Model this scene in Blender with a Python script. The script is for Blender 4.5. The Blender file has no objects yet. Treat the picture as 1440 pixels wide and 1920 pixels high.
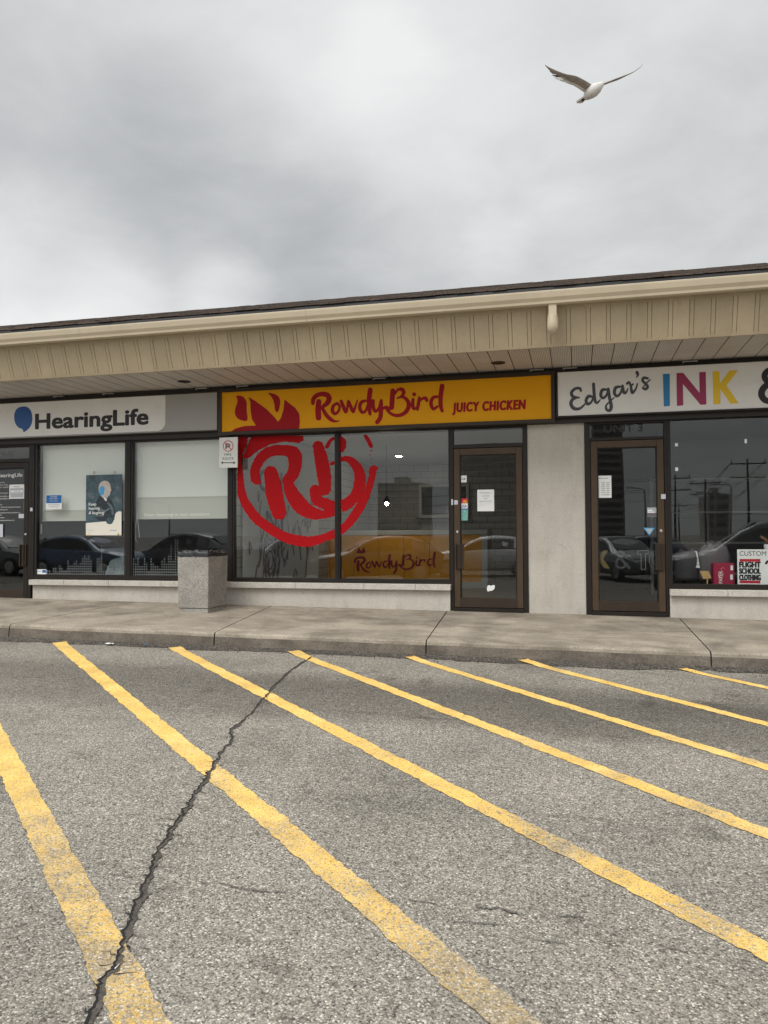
import bpy, math, random
import numpy as np
from mathutils import Matrix, Vector
random.seed(7); rng = np.random.default_rng(7)
R_ = math.radians
SC = bpy.context.scene
COL = SC.collection
# ------------------------------------------------------------------ camera
CAM_H, FPX = 1.65, 1442.0                       # eye height; focal length in pixels of the 1440x1920 photo
def cam_axes(hz=1005.0, yaw=-14.0, roll=-0.0042):
    p = math.atan((hz-960)/FPX); a = R_(yaw)
    fw = np.array([math.sin(a)*math.cos(p), math.cos(a)*math.cos(p), math.sin(p)])
    rt = np.array([math.cos(a), -math.sin(a), 0.0]); up = np.cross(rt, fw)
    c, s = math.cos(roll), math.sin(roll)
    return rt*c+up*s, -rt*s+up*c, fw
RT, UP, FW = cam_axes()
cd = bpy.data.cameras.new('camera'); cam = bpy.data.objects.new('camera', cd); COL.objects.link(cam)
cam.matrix_world = Matrix(((RT[0], UP[0], -FW[0], 0), (RT[1], UP[1], -FW[1], 0), (RT[2], UP[2], -FW[2], CAM_H), (0, 0, 0, 1)))
cd.sensor_fit = 'VERTICAL'; cd.sensor_height = 36.0; cd.lens = 36.0*FPX/1920.0
cd.clip_start = 0.05; cd.clip_end = 3000
SC.camera = cam
SC.render.resolution_x, SC.render.resolution_y = 768, 1024
def ray(px, py):
    return RT*((px-720)/FPX)+UP*((960-py)/FPX)+FW
def at(px, py, Y):                               # point of the vertical plane y = Y seen at that pixel
    r = ray(px, py); t = Y/r[1]
    return (r[0]*t, Y, r[2]*t+CAM_H)
def ax(px, py, Y): p = at(px, py, Y); return p[0], p[2]
# ------------------------------------------------------------------ sky, sun, exposure
SUN_EL, SUN_AZ = 52.0, 205.0                     # azimuth: from behind the camera, a little to the left
W = bpy.data.worlds.new('World'); SC.world = W; W.use_nodes = True
wn = W.node_tree; wn.nodes.clear()
def N(tree, typ, **kw):
    n = tree.nodes.new(typ)
    for k, v in kw.items():
        if k in ('ins',):
            for i, val in v.items(): n.inputs[i].default_value = val
        else: setattr(n, k, v)
    return n
def ramp(tree, stops, interp='LINEAR'):
    n = tree.nodes.new('ShaderNodeValToRGB'); cr = n.color_ramp; cr.interpolation = interp
    while len(cr.elements) < len(stops): cr.elements.new(0.5)
    for e, (p, c) in zip(cr.elements, stops):
        e.position = p; e.color = (c, c, c, 1) if not hasattr(c, '__len__') else (*c, 1)
    return n
def math_(tree, op, a=None, b=None, clamp=False):
    n = tree.nodes.new('ShaderNodeMath'); n.operation = op; n.use_clamp = clamp
    for i, v in enumerate((a, b)):
        if v is None: continue
        if isinstance(v, (int, float)): n.inputs[i].default_value = v
        else: tree.links.new(v, n.inputs[i])
    return n.outputs[0]
def vmath(tree, op, a=None, b=None):
    n = tree.nodes.new('ShaderNodeVectorMath'); n.operation = op
    for i, v in enumerate((a, b)):
        if v is None: continue
        if isinstance(v, tuple): n.inputs[i].default_value = v
        else: tree.links.new(v, n.inputs[i])
    return n
def mixc(tree, fac, a, b, blend='MIX'):
    n = tree.nodes.new('ShaderNodeMix'); n.data_type = 'RGBA'; n.blend_type = blend; n.clamp_factor = True
    for i, v in ((0, fac), (6, a), (7, b)):
        if isinstance(v, (int, float)): n.inputs[i].default_value = v
        elif isinstance(v, tuple): n.inputs[i].default_value = (*v, 1) if len(v) == 3 else v
        else: tree.links.new(v, n.inputs[i])
    return n.outputs[2]
def build_sky():
    t = wn; L = t.links.new
    tc = N(t, 'ShaderNodeTexCoord'); d = vmath(t, 'NORMALIZE', tc.outputs['Generated']).outputs[0]
    sep = N(t, 'ShaderNodeSeparateXYZ'); L(d, sep.inputs[0])
    zz = math_(t, 'ADD', math_(t, 'MAXIMUM', sep.outputs[2], 0.0), 0.22)
    comb = N(t, 'ShaderNodeCombineXYZ')
    L(math_(t, 'DIVIDE', sep.outputs[0], zz), comb.inputs[0]); L(math_(t, 'DIVIDE', sep.outputs[1], zz), comb.inputs[1])
    off = vmath(t, 'ADD', comb.outputs[0], (3.1, 0.7, 0.0)).outputs[0]
    n1 = N(t, 'ShaderNodeTexNoise', ins={'Scale': 1.15, 'Detail': 7.0, 'Roughness': 0.52, 'Distortion': 0.25}); L(off, n1.inputs['Vector'])
    off2 = vmath(t, 'ADD', comb.outputs[0], (-1.3, 5.2, 2.0)).outputs[0]
    n2 = N(t, 'ShaderNodeTexNoise', ins={'Scale': 4.6, 'Detail': 9.0, 'Roughness': 0.58, 'Distortion': 0.3}); L(off2, n2.inputs['Vector'])
    v = math_(t, 'ADD', math_(t, 'ADD', math_(t, 'MULTIPLY', n1.outputs['Fac'], 0.34), math_(t, 'MULTIPLY', n2.outputs['Fac'], 0.30)), 0.285)
    # banks of thinner and thicker cloud at their own places in the sky
    def bank(px, py, width, amount):
        q = ray(px, py); q = q/np.linalg.norm(q)
        dot = vmath(t, 'DOT_PRODUCT', d, tuple(float(x) for x in q)).outputs['Value']
        m = N(t, 'ShaderNodeMapRange', interpolation_type='SMOOTHSTEP', ins={'From Min': math.cos(R_(width)), 'From Max': 1.0, 'To Min': 0.0, 'To Max': amount})
        L(dot, m.inputs['Value']); return m.outputs[0]
    for b in ((60, 560, 10, 0.24), (300, 575, 8, 0.20), (430, 560, 4, 0.14), (640, 60, 7, 0.07), (720, 130, 5, 0.07), (690, 100, 12, 0.06), (120, 310, 12, -0.14), (420, 430, 13, -0.20), (700, 470, 8, -0.09), (935, 450, 3, 0.05), (300, 120, 12, 0.09), (720, 260, 10, 0.06), (1050, 130, 14, 0.03)):
        v = math_(t, 'ADD', v, bank(*b))
    cr = ramp(t, [(0.22, (0.36, 0.375, 0.39)), (0.40, (0.50, 0.515, 0.525)), (0.55, (0.63, 0.645, 0.65)), (0.70, (0.77, 0.785, 0.787)), (0.88, (0.90, 0.91, 0.91))])
    L(v, cr.inputs[0])
    # an overcast sky is brighter overhead than near the horizon
    el = N(t, 'ShaderNodeMapRange', interpolation_type='SMOOTHSTEP', ins={'From Min': 0.60, 'From Max': 0.95, 'To Min': 1.0, 'To Max': 2.6}); L(sep.outputs[2], el.inputs['Value'])
    g = N(t, 'ShaderNodeMix', data_type='RGBA', blend_type='MULTIPLY'); g.inputs[0].default_value = 1.0
    q = tuple(math.sin(R_(SUN_AZ))*math.cos(R_(SUN_EL)) if i == 0 else math.cos(R_(SUN_AZ))*math.cos(R_(SUN_EL)) if i == 1 else math.sin(R_(SUN_EL)) for i in range(3))
    glow = N(t, 'ShaderNodeMapRange', interpolation_type='SMOOTHSTEP', ins={'From Min': 0.62, 'From Max': 1.0, 'To Min': 0.0, 'To Max': 2.2}); L(vmath(t, 'DOT_PRODUCT', d, q).outputs['Value'], glow.inputs['Value'])   # where the sun stands behind the cloud
    L(cr.outputs[0], g.inputs[6]); L(math_(t, 'ADD', el.outputs[0], glow.outputs[0]), g.inputs[7])
    sky = N(t, 'ShaderNodeTexSky', sky_type='NISHITA', sun_disc=False, sun_elevation=R_(SUN_EL), sun_rotation=R_(SUN_AZ))
    bgc = N(t, 'ShaderNodeBackground', ins={'Strength': 1.0}); L(g.outputs[2], bgc.inputs[0])
    bgs = N(t, 'ShaderNodeBackground', ins={'Strength': 0.06}); L(sky.outputs[0], bgs.inputs[0])
    mx = N(t, 'ShaderNodeMixShader', ins={0: 0.95}); L(bgs.outputs[0], mx.inputs[1]); L(bgc.outputs[0], mx.inputs[2])
    out = N(t, 'ShaderNodeOutputWorld'); L(mx.outputs[0], out.inputs[0])
build_sky()
sl = bpy.data.lights.new('sun', 'SUN'); sl.energy = 1.35; sl.angle = R_(25); sl.color = (1.0, 0.96, 0.90)
sun = bpy.data.objects.new('sun', sl); COL.objects.link(sun)
# light travels from the sun: azimuth measured from +Y clockwise
sd = Vector((math.sin(R_(SUN_AZ))*math.cos(R_(SUN_EL)), math.cos(R_(SUN_AZ))*math.cos(R_(SUN_EL)), math.sin(R_(SUN_EL))))
sun.rotation_euler = sd.to_track_quat('Z', 'Y').to_euler()
SC.view_settings.view_transform = 'Standard'; SC.view_settings.look = 'None'; SC.view_settings.exposure = 0.0; SC.view_settings.gamma = 1.0
SC.cycles.use_denoising = True
SC.cycles.max_bounces = 8; SC.cycles.transparent_max_bounces = 16
SC.cycles.sample_clamp_indirect = 4.0
# ------------------------------------------------------------------ materials
MATS = {}
def mat(name, base, rough=0.6, metal=0.0, vary=0.0, vscale=4.0, fine=0.0, fscale=80.0, bump=0.0, bscale=120.0, spec=None, coat=0.0, stain=None):
    m = bpy.data.materials.new(name); m.use_nodes = True; t = m.node_tree; L = t.links.new
    b = t.nodes['Principled BSDF']; b.inputs['Roughness'].default_value = rough; b.inputs['Metallic'].default_value = metal
    if spec is not None: b.inputs['Specular IOR Level'].default_value = spec
    if coat: b.inputs['Coat Weight'].default_value = coat
    b.inputs['Base Color'].default_value = (*base, 1)
    tc = N(t, 'ShaderNodeTexCoord'); co = tc.outputs['Object']
    col = None
    if vary:
        n = N(t, 'ShaderNodeTexNoise', ins={'Scale': vscale, 'Detail': 6.0, 'Roughness': 0.6}); L(co, n.inputs['Vector'])
        r = ramp(t, [(0.3, 1.0-vary), (0.7, 1.0+vary)]); L(n.outputs['Fac'], r.inputs[0])
        col = mixc(t, 1.0, base, r.outputs[0], 'MULTIPLY')
    if fine:
        n = N(t, 'ShaderNodeTexNoise', ins={'Scale': fscale, 'Detail': 3.0, 'Roughness': 0.6}); L(co, n.inputs['Vector'])
        r = ramp(t, [(0.32, 1.0-fine), (0.68, 1.0+fine)]); L(n.outputs['Fac'], r.inputs[0])
        col = mixc(t, 1.0, col if col is not None else base, r.outputs[0], 'MULTIPLY')
    if stain:
        sc, lo, hi, sc_col, amt = stain
        n = N(t, 'ShaderNodeTexNoise', ins={'Scale': sc, 'Detail': 8.0, 'Roughness': 0.65, 'Distortion': 0.6}); L(co, n.inputs['Vector'])
        r = ramp(t, [(lo, 0.0), (hi, amt)]); L(n.outputs['Fac'], r.inputs[0])
        col = mixc(t, r.outputs[0], col if col is not None else base, sc_col)
    if col is not None: L(col, b.inputs['Base Color'])
    if bump:
        n = N(t, 'ShaderNodeTexNoise', ins={'Scale': bscale, 'Detail': 4.0, 'Roughness': 0.65}); L(co, n.inputs['Vector'])
        bp = N(t, 'ShaderNodeBump', ins={'Strength': bump, 'Distance': 0.004}); L(n.outputs['Fac'], bp.inputs['Height']); L(bp.outputs[0], b.inputs['Normal'])
    MATS[name] = m; return m
def emit(name, c, s):
    m = bpy.data.materials.new(name); m.use_nodes = True; b = m.node_tree.nodes['Principled BSDF']
    b.inputs['Base Color'].default_value = (*c, 1); b.inputs['Emission Color'].default_value = (*c, 1); b.inputs['Emission Strength'].default_value = s
    MATS[name] = m; return m
def glass(name, tint=(0.97, 0.98, 0.972), boost=1.95, rough=0.0):
    m = bpy.data.materials.new(name); m.use_nodes = True; t = m.node_tree; t.nodes.clear(); L = t.links.new
    ge = N(t, 'ShaderNodeNewGeometry'); ct = math_(t, 'ABSOLUTE', vmath(t, 'DOT_PRODUCT', ge.outputs['Normal'], ge.outputs['Incoming']).outputs['Value'])
    f = math_(t, 'ADD', math_(t, 'MULTIPLY', math_(t, 'POWER', math_(t, 'SUBTRACT', 1.0, ct, True), 5.0), 0.95), 0.026*boost, True)   # Schlick, per face of the pane
    tr = N(t, 'ShaderNodeBsdfTransparent'); tr.inputs[0].default_value = (*tint, 1)
    gl = N(t, 'ShaderNodeBsdfGlossy', ins={'Roughness': rough}); gl.inputs[0].default_value = (0.95, 0.97, 0.97, 1)
    tc = N(t, 'ShaderNodeTexCoord'); n = N(t, 'ShaderNodeTexNoise', ins={'Scale': 0.9, 'Detail': 1.0}); L(tc.outputs['Object'], n.inputs['Vector'])
    bp = N(t, 'ShaderNodeBump', ins={'Strength': 0.06, 'Distance': 0.02}); L(n.outputs['Fac'], bp.inputs['Height']); L(bp.outputs[0], gl.inputs['Normal'])
    mx = N(t, 'ShaderNodeMixShader'); L(f, mx.inputs[0]); L(tr.outputs[0], mx.inputs[1]); L(gl.outputs[0], mx.inputs[2])
    o = N(t, 'ShaderNodeOutputMaterial'); L(mx.outputs[0], o.inputs[0]); MATS[name] = m; return m
def asphalt_nodes(t, co):
    """worn exposed-aggregate asphalt: returns colour socket and height socket"""
    L = t.links.new
    v = N(t, 'ShaderNodeTexVoronoi', feature='F1', ins={'Scale': 135.0, 'Randomness': 1.0}); L(co, v.inputs['Vector'])
    sep = N(t, 'ShaderNodeSeparateColor'); L(v.outputs['Color'], sep.inputs[0])
    st = ramp(t, [(0.0, (0.085, 0.077, 0.067)), (0.12, (0.17, 0.156, 0.136)), (0.40, (0.262, 0.243, 0.213)), (0.72, (0.325, 0.303, 0.268)), (0.90, (0.41, 0.385, 0.342)), (1.0, (0.62, 0.59, 0.53))]); L(sep.outputs[0], st.inputs[0])
    edge = ramp(t, [(0.35, 1.0), (0.75, 0.62)]); L(v.outputs['Distance'], edge.inputs[0])
    c = mixc(t, 1.0, mixc(t, 1.0, st.outputs[0], edge.outputs[0], 'MULTIPLY'), (0.94, 0.918, 0.882), 'MULTIPLY')
    v2 = N(t, 'ShaderNodeTexVoronoi', ins={'Scale': 52.0}); L(co, v2.inputs['Vector']); s2 = N(t, 'ShaderNodeSeparateColor'); L(v2.outputs['Color'], s2.inputs[0])
    big = ramp(t, [(0.20, 1.0), (0.30, 0.0)]); L(v2.outputs['Distance'], big.inputs[0]); pick = ramp(t, [(0.0, (0.45, 0.44, 0.43)), (0.10, (0.45, 0.44, 0.43)), (0.14, (1, 1, 1)), (0.84, (1, 1, 1)), (0.90, (1.5, 1.48, 1.42))]); L(s2.outputs[0], pick.inputs[0])   # bigger single stones and pits
    c = mixc(t, big.outputs[0], c, mixc(t, 1.0, c, pick.outputs[0], 'MULTIPLY'))
    nf = N(t, 'ShaderNodeTexNoise', ins={'Scale': 34.0, 'Detail': 5.0, 'Roughness': 0.7}); L(co, nf.inputs['Vector'])
    rf = ramp(t, [(0.30, 0.60), (0.44, 0.96), (0.70, 1.18)]); L(nf.outputs['Fac'], rf.inputs[0])
    c = mixc(t, 1.0, c, rf.outputs[0], 'MULTIPLY')
    nm = N(t, 'ShaderNodeTexNoise', ins={'Scale': 1.1, 'Detail': 5.0, 'Roughness': 0.6}); L(co, nm.inputs['Vector'])
    rm = ramp(t, [(0.30, 0.70), (0.48, 0.98), (0.7, 1.13)]); L(nm.outputs['Fac'], rm.inputs[0])
    c = mixc(t, 1.0, c, rm.outputs[0], 'MULTIPLY')
    # tyre-rubber and oil band where cars stand against the kerb, patchy along its length
    sx = N(t, 'ShaderNodeSeparateXYZ'); L(co, sx.inputs[0])
    nb = N(t, 'ShaderNodeTexNoise', ins={'Scale': 0.85, 'Detail': 4.0, 'Roughness': 0.6}); L(co, nb.inputs['Vector'])
    yy = math_(t, 'ADD', math_(t, 'ADD', sx.outputs[1], math_(t, 'MULTIPLY', sx.outputs[0], 0.02)), math_(t, 'MULTIPLY', math_(t, 'SUBTRACT', nb.outputs['Fac'], 0.5), 1.0))
    band = ramp(t, [(0.0, 0.0), (0.22, 0.75), (0.62, 1.0), (1.0, 0.0)], 'EASE')
    mr = N(t, 'ShaderNodeMapRange', ins={'From Min': 5.15, 'From Max': 7.05}); L(yy, mr.inputs['Value']); L(mr.outputs[0], band.inputs[0])
    rp = ramp(t, [(0.34, 0.55), (0.56, 1.0)]); L(nm.outputs['Fac'], rp.inputs[0])
    xr = N(t, 'ShaderNodeMapRange', ins={'From Min': -6.0, 'From Max': 0.5, 'To Min': 0.62, 'To Max': 1.0}); L(sx.outputs[0], xr.inputs['Value'])
    bf = math_(t, 'MULTIPLY', math_(t, 'MULTIPLY', band.outputs[0], rp.outputs[0]), math_(t, 'MULTIPLY', xr.outputs[0], 0.92))
    c = mixc(t, bf, c, mixc(t, 1.0, c, (0.36, 0.35, 0.34), 'MULTIPLY'))
    # old oil drips: small round dark spots and a few larger soft ones
    for sc, lo, hi, amt in ((1.7, 0.10, 0.24, 0.55), (6.0, 0.05, 0.20, 0.6)):
        dv = N(t, 'ShaderNodeTexVoronoi', ins={'Scale': sc}); L(vmath(t, 'ADD', co, vmath(t, 'SCALE', nm.outputs['Color']).outputs[0]).outputs[0], dv.inputs['Vector'])
        ds = N(t, 'ShaderNodeSeparateColor'); L(dv.outputs['Color'], ds.inputs[0])
        rd = ramp(t, [(lo, 1.0), (hi, 0.0)]); L(dv.outputs['Distance'], rd.inputs[0]); keep = ramp(t, [(0.66, 0.0), (0.72, amt)]); L(ds.outputs[0], keep.inputs[0])
        c = mixc(t, math_(t, 'MULTIPLY', rd.outputs[0], keep.outputs[0]), c, mixc(t, 1.0, c, (0.42, 0.41, 0.40), 'MULTIPLY'))
    # thin hairline scuffs and dark drips
    ns = N(t, 'ShaderNodeTexNoise', ins={'Scale': 3.2, 'Detail': 9.0, 'Roughness': 0.72, 'Distortion': 0.8})
    mp = N(t, 'ShaderNodeMapping', ins={'Scale': (0.45, 1.9, 1.0), 'Rotation': (0, 0, 0.35)}); L(co, mp.inputs[0]); L(mp.outputs[0], ns.inputs['Vector'])
    rs = ramp(t, [(0.58, 0.0), (0.70, 0.75)]); L(ns.outputs['Fac'], rs.inputs[0])
    c = mixc(t, rs.outputs[0], c, mixc(t, 1.0, c, (0.45, 0.44, 0.43), 'MULTIPLY'))
    h = math_(t, 'ADD', math_(t, 'MULTIPLY', v.outputs['Distance'], -1.0), math_(t, 'MULTIPLY', nf.outputs['Fac'], 1.2))
    return c, h, nf, nm, v
def mat_asphalt():
    m = bpy.data.materials.new('asphalt'); m.use_nodes = True; t = m.node_tree; L = t.links.new; b = t.nodes['Principled BSDF']
    tc = N(t, 'ShaderNodeTexCoord'); c, h, *_ = asphalt_nodes(t, tc.outputs['Object'])
    L(c, b.inputs['Base Color']); b.inputs['Roughness'].default_value = 0.85; b.inputs['Specular IOR Level'].default_value = 0.25
    bp = N(t, 'ShaderNodeBump', ins={'Strength': 0.55, 'Distance': 0.006}); L(h, bp.inputs['Height']); L(bp.outputs[0], b.inputs['Normal'])
    MATS['asphalt'] = m; return m
def mat_paint():
    m = bpy.data.materials.new('yellow_road_paint'); m.use_nodes = True; t = m.node_tree; L = t.links.new; b = t.nodes['Principled BSDF']
    tc = N(t, 'ShaderNodeTexCoord'); co = tc.outputs['Object']
    c, h, nf, nm, v = asphalt_nodes(t, co)
    n2 = N(t, 'ShaderNodeTexNoise', ins={'Scale': 66.0, 'Detail': 5.0, 'Roughness': 0.75}); L(co, n2.inputs['Vector'])
    nw = N(t, 'ShaderNodeTexNoise', ins={'Scale': 2.6, 'Detail': 5.0, 'Roughness': 0.65}); L(co, nw.inputs['Vector'])
    sx = N(t, 'ShaderNodeSeparateXYZ'); L(co, sx.inputs[0])
    far = N(t, 'ShaderNodeMapRange', ins={'From Min': 2.0, 'From Max': 6.0, 'To Min': 0.12, 'To Max': -0.06}); L(sx.outputs[1], far.inputs['Value'])   # the trafficked end is the more worn one
    wv = math_(t, 'ADD', math_(t, 'ADD', n2.outputs['Fac'], math_(t, 'MULTIPLY', math_(t, 'SUBTRACT', nw.outputs['Fac'], 0.5), 0.50)), far.outputs[0])
    wear = ramp(t, [(0.52, 0.0), (0.63, 0.88)]); L(wv, wear.inputs[0])
    n3 = N(t, 'ShaderNodeTexNoise', ins={'Scale': 5.0, 'Detail': 5.0, 'Roughness': 0.6}); L(co, n3.inputs['Vector'])
    pr = ramp(t, [(0.3, (0.66, 0.42, 0.11)), (0.55, (0.76, 0.50, 0.145)), (0.75, (0.80, 0.58, 0.23))]); L(n3.outputs['Fac'], pr.inputs[0])
    fine = ramp(t, [(0.37, 0.42), (0.47, 0.95), (0.62, 1.16)]); L(n2.outputs['Fac'], fine.inputs[0])
    pc = mixc(t, 1.0, pr.outputs[0], fine.outputs[0], 'MULTIPLY')
    L(mixc(t, wear.outputs[0], pc, c), b.inputs['Base Color']); b.inputs['Roughness'].default_value = 0.75; b.inputs['Specular IOR Level'].default_value = 0.3
    bp = N(t, 'ShaderNodeBump', ins={'Strength': 0.45, 'Distance': 0.005}); L(h, bp.inputs['Height']); L(bp.outputs[0], b.inputs['Normal'])
    MATS['paint'] = m; return m
def mat_aggregate(name, lo, mid, hi, scale, bump=0.6):
    m = bpy.data.materials.new(name); m.use_nodes = True; t = m.node_tree; L = t.links.new; b = t.nodes['Principled BSDF']
    tc = N(t, 'ShaderNodeTexCoord'); co = tc.outputs['Object']
    v = N(t, 'ShaderNodeTexVoronoi', ins={'Scale': scale}); L(co, v.inputs['Vector']); s = N(t, 'ShaderNodeSeparateColor'); L(v.outputs['Color'], s.inputs[0])
    r = ramp(t, [(0.05, lo), (0.4, mid), (0.95, hi)]); L(s.outputs[1], r.inputs[0])
    e = ramp(t, [(0.3, 1.0), (0.8, 0.6)]); L(v.outputs['Distance'], e.inputs[0])
    n = N(t, 'ShaderNodeTexNoise', ins={'Scale': 5.0, 'Detail': 5.0}); L(co, n.inputs['Vector']); rn = ramp(t, [(0.3, 0.86), (0.7, 1.1)]); L(n.outputs['Fac'], rn.inputs[0])
    L(mixc(t, 1.0, mixc(t, 1.0, r.outputs[0], e.outputs[0], 'MULTIPLY'), rn.outputs[0], 'MULTIPLY'), b.inputs['Base Color']); b.inputs['Roughness'].default_value = 0.85
    bp = N(t, 'ShaderNodeBump', ins={'Strength': bump, 'Distance': 0.004}); bp.invert = True; L(v.outputs['Distance'], bp.inputs['Height']); L(bp.outputs[0], b.inputs['Normal'])
    MATS[name] = m; return m
def mat_tile(name, c1, c2, mortar, bw, bh, rough=0.35):
    m = bpy.data.materials.new(name); m.use_nodes = True; t = m.node_tree; L = t.links.new; b = t.nodes['Principled BSDF']
    tc = N(t, 'ShaderNodeTexCoord'); sx = N(t, 'ShaderNodeSeparateXYZ'); L(tc.outputs['Object'], sx.inputs[0])
    cb = N(t, 'ShaderNodeCombineXYZ'); L(math_(t, 'ADD', sx.outputs[0], sx.outputs[1]), cb.inputs[0]); L(sx.outputs[2], cb.inputs[1])
    k = N(t, 'ShaderNodeTexBrick', ins={'Scale': 1.0, 'Mortar Size': 0.006, 'Brick Width': bw, 'Row Height': bh}); L(cb.outputs[0], k.inputs['Vector'])
    k.inputs['Color1'].default_value = (*c1, 1); k.inputs['Color2'].default_value = (*c2, 1); k.inputs['Mortar'].default_value = (*mortar, 1)
    L(k.outputs['Color'], b.inputs['Base Color']); b.inputs['Roughness'].default_value = rough; MATS[name] = m; return m
def mat_soffit():
    m = bpy.data.materials.new('soffit_metal'); m.use_nodes = True; t = m.node_tree; L = t.links.new; b = t.nodes['Principled BSDF']
    tc = N(t, 'ShaderNodeTexCoord'); sx = N(t, 'ShaderNodeSeparateXYZ'); L(tc.outputs['Object'], sx.inputs[0])
    # rows of small vent perforations along every panel
    fx = math_(t, 'FRACT', math_(t, 'MULTIPLY', sx.outputs[0], 1/0.0197)); fy = math_(t, 'FRACT', math_(t, 'MULTIPLY', sx.outputs[1], 1/0.011))
    hx = math_(t, 'LESS_THAN', math_(t, 'ABSOLUTE', math_(t, 'SUBTRACT', fx, 0.5)), 0.17); hy = math_(t, 'LESS_THAN', math_(t, 'ABSOLUTE', math_(t, 'SUBTRACT', fy, 0.5)), 0.33)
    n = N(t, 'ShaderNodeTexNoise', ins={'Scale': 2.5, 'Detail': 5.0}); L(tc.outputs['Object'], n.inputs['Vector']); rn = ramp(t, [(0.3, (0.60, 0.545, 0.485)), (0.7, (0.70, 0.64, 0.58))]); L(n.outputs['Fac'], rn.inputs[0])
    L(mixc(t, math_(t, 'MULTIPLY', math_(t, 'MULTIPLY', hx, hy), 0.8), rn.outputs[0], (0.05, 0.045, 0.04)), b.inputs['Base Color']); b.inputs['Roughness'].default_value = 0.5
    MATS['soffit_metal'] = m; return m
def mat_shingle():
    m = bpy.data.materials.new('asphalt_shingle'); m.use_nodes = True; t = m.node_tree; L = t.links.new; b = t.nodes['Principled BSDF']
    tc = N(t, 'ShaderNodeTexCoord'); sx = N(t, 'ShaderNodeSeparateXYZ'); L(tc.outputs['Object'], sx.inputs[0])
    cb = N(t, 'ShaderNodeCombineXYZ'); L(sx.outputs[0], cb.inputs[0]); L(sx.outputs[1], cb.inputs[1])
    k = N(t, 'ShaderNodeTexBrick', ins={'Scale': 1.0, 'Mortar Size': 0.004, 'Brick Width': 0.31, 'Row Height': 0.14, 'Bias': 0.0}); L(cb.outputs[0], k.inputs['Vector'])
    k.inputs['Color1'].default_value = (0.055, 0.040, 0.032, 1); k.inputs['Color2'].default_value = (0.105, 0.078, 0.062, 1); k.inputs['Mortar'].default_value = (0.02, 0.016, 0.014, 1)
    n = N(t, 'ShaderNodeTexNoise', ins={'Scale': 60.0, 'Detail': 4.0}); L(tc.outputs['Object'], n.inputs['Vector']); rn = ramp(t, [(0.3, 0.6), (0.7, 1.3)]); L(n.outputs['Fac'], rn.inputs[0])
    L(mixc(t, 1.0, k.outputs['Color'], rn.outputs[0], 'MULTIPLY'), b.inputs['Base Color']); b.inputs['Roughness'].default_value = 0.95
    MATS['shingle'] = m; return m
mat('soffit_seam', (0.17, 0.15, 0.13), 0.7)
mat_asphalt(); mat_paint(); mat_soffit(); mat_shingle()
mat_aggregate('bin_aggregate', (0.22, 0.20, 0.175), (0.37, 0.345, 0.305), (0.50, 0.47, 0.425), 150.0)
mat_aggregate('gravel_dirt', (0.014, 0.012, 0.009), (0.048, 0.039, 0.030), (0.17, 0.148, 0.122), 85.0, 0.9)
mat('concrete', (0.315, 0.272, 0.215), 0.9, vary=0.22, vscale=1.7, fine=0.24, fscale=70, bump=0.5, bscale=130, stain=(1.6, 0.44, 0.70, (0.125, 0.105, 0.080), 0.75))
def mat_sidewalk():
    m = MATS['concrete']; t = m.node_tree; L = t.links.new; b = t.nodes['Principled BSDF']; c = b.inputs['Base Color'].links[0].from_socket
    tc = N(t, 'ShaderNodeTexCoord'); mp = N(t, 'ShaderNodeMapping', ins={'Scale': (0.85, 2.1, 1.0)}); L(tc.outputs['Object'], mp.inputs[0])
    n = N(t, 'ShaderNodeTexNoise', ins={'Scale': 2.4, 'Detail': 9.0, 'Roughness': 0.68, 'Distortion': 0.5}); L(mp.outputs[0], n.inputs['Vector'])
    r = ramp(t, [(0.34, (0.74, 0.715, 0.68)), (0.5, (1.0, 1.0, 1.0)), (0.72, (1.14, 1.13, 1.11))]); L(n.outputs['Fac'], r.inputs[0])
    sp = N(t, 'ShaderNodeTexNoise', ins={'Scale': 22.0, 'Detail': 6.0, 'Roughness': 0.75}); L(tc.outputs['Object'], sp.inputs['Vector']); r2 = ramp(t, [(0.30, 0.62), (0.42, 1.0), (0.66, 1.0), (0.74, 1.35)]); L(sp.outputs['Fac'], r2.inputs[0])
    L(mixc(t, 1.0, mixc(t, 1.0, c, r.outputs[0], 'MULTIPLY'), r2.outputs[0], 'MULTIPLY'), b.inputs['Base Color'])
mat_sidewalk()
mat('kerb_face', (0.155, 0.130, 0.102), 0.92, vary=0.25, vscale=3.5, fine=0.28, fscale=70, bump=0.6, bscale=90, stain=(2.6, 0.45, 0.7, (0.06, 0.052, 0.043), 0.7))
mat('stucco', (0.50, 0.465, 0.41), 0.92, vary=0.06, vscale=1.6, fine=0.10, fscale=55, bump=0.5, bscale=110, stain=(1.1, 0.52, 0.8, (0.36, 0.33, 0.285), 0.5))
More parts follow.
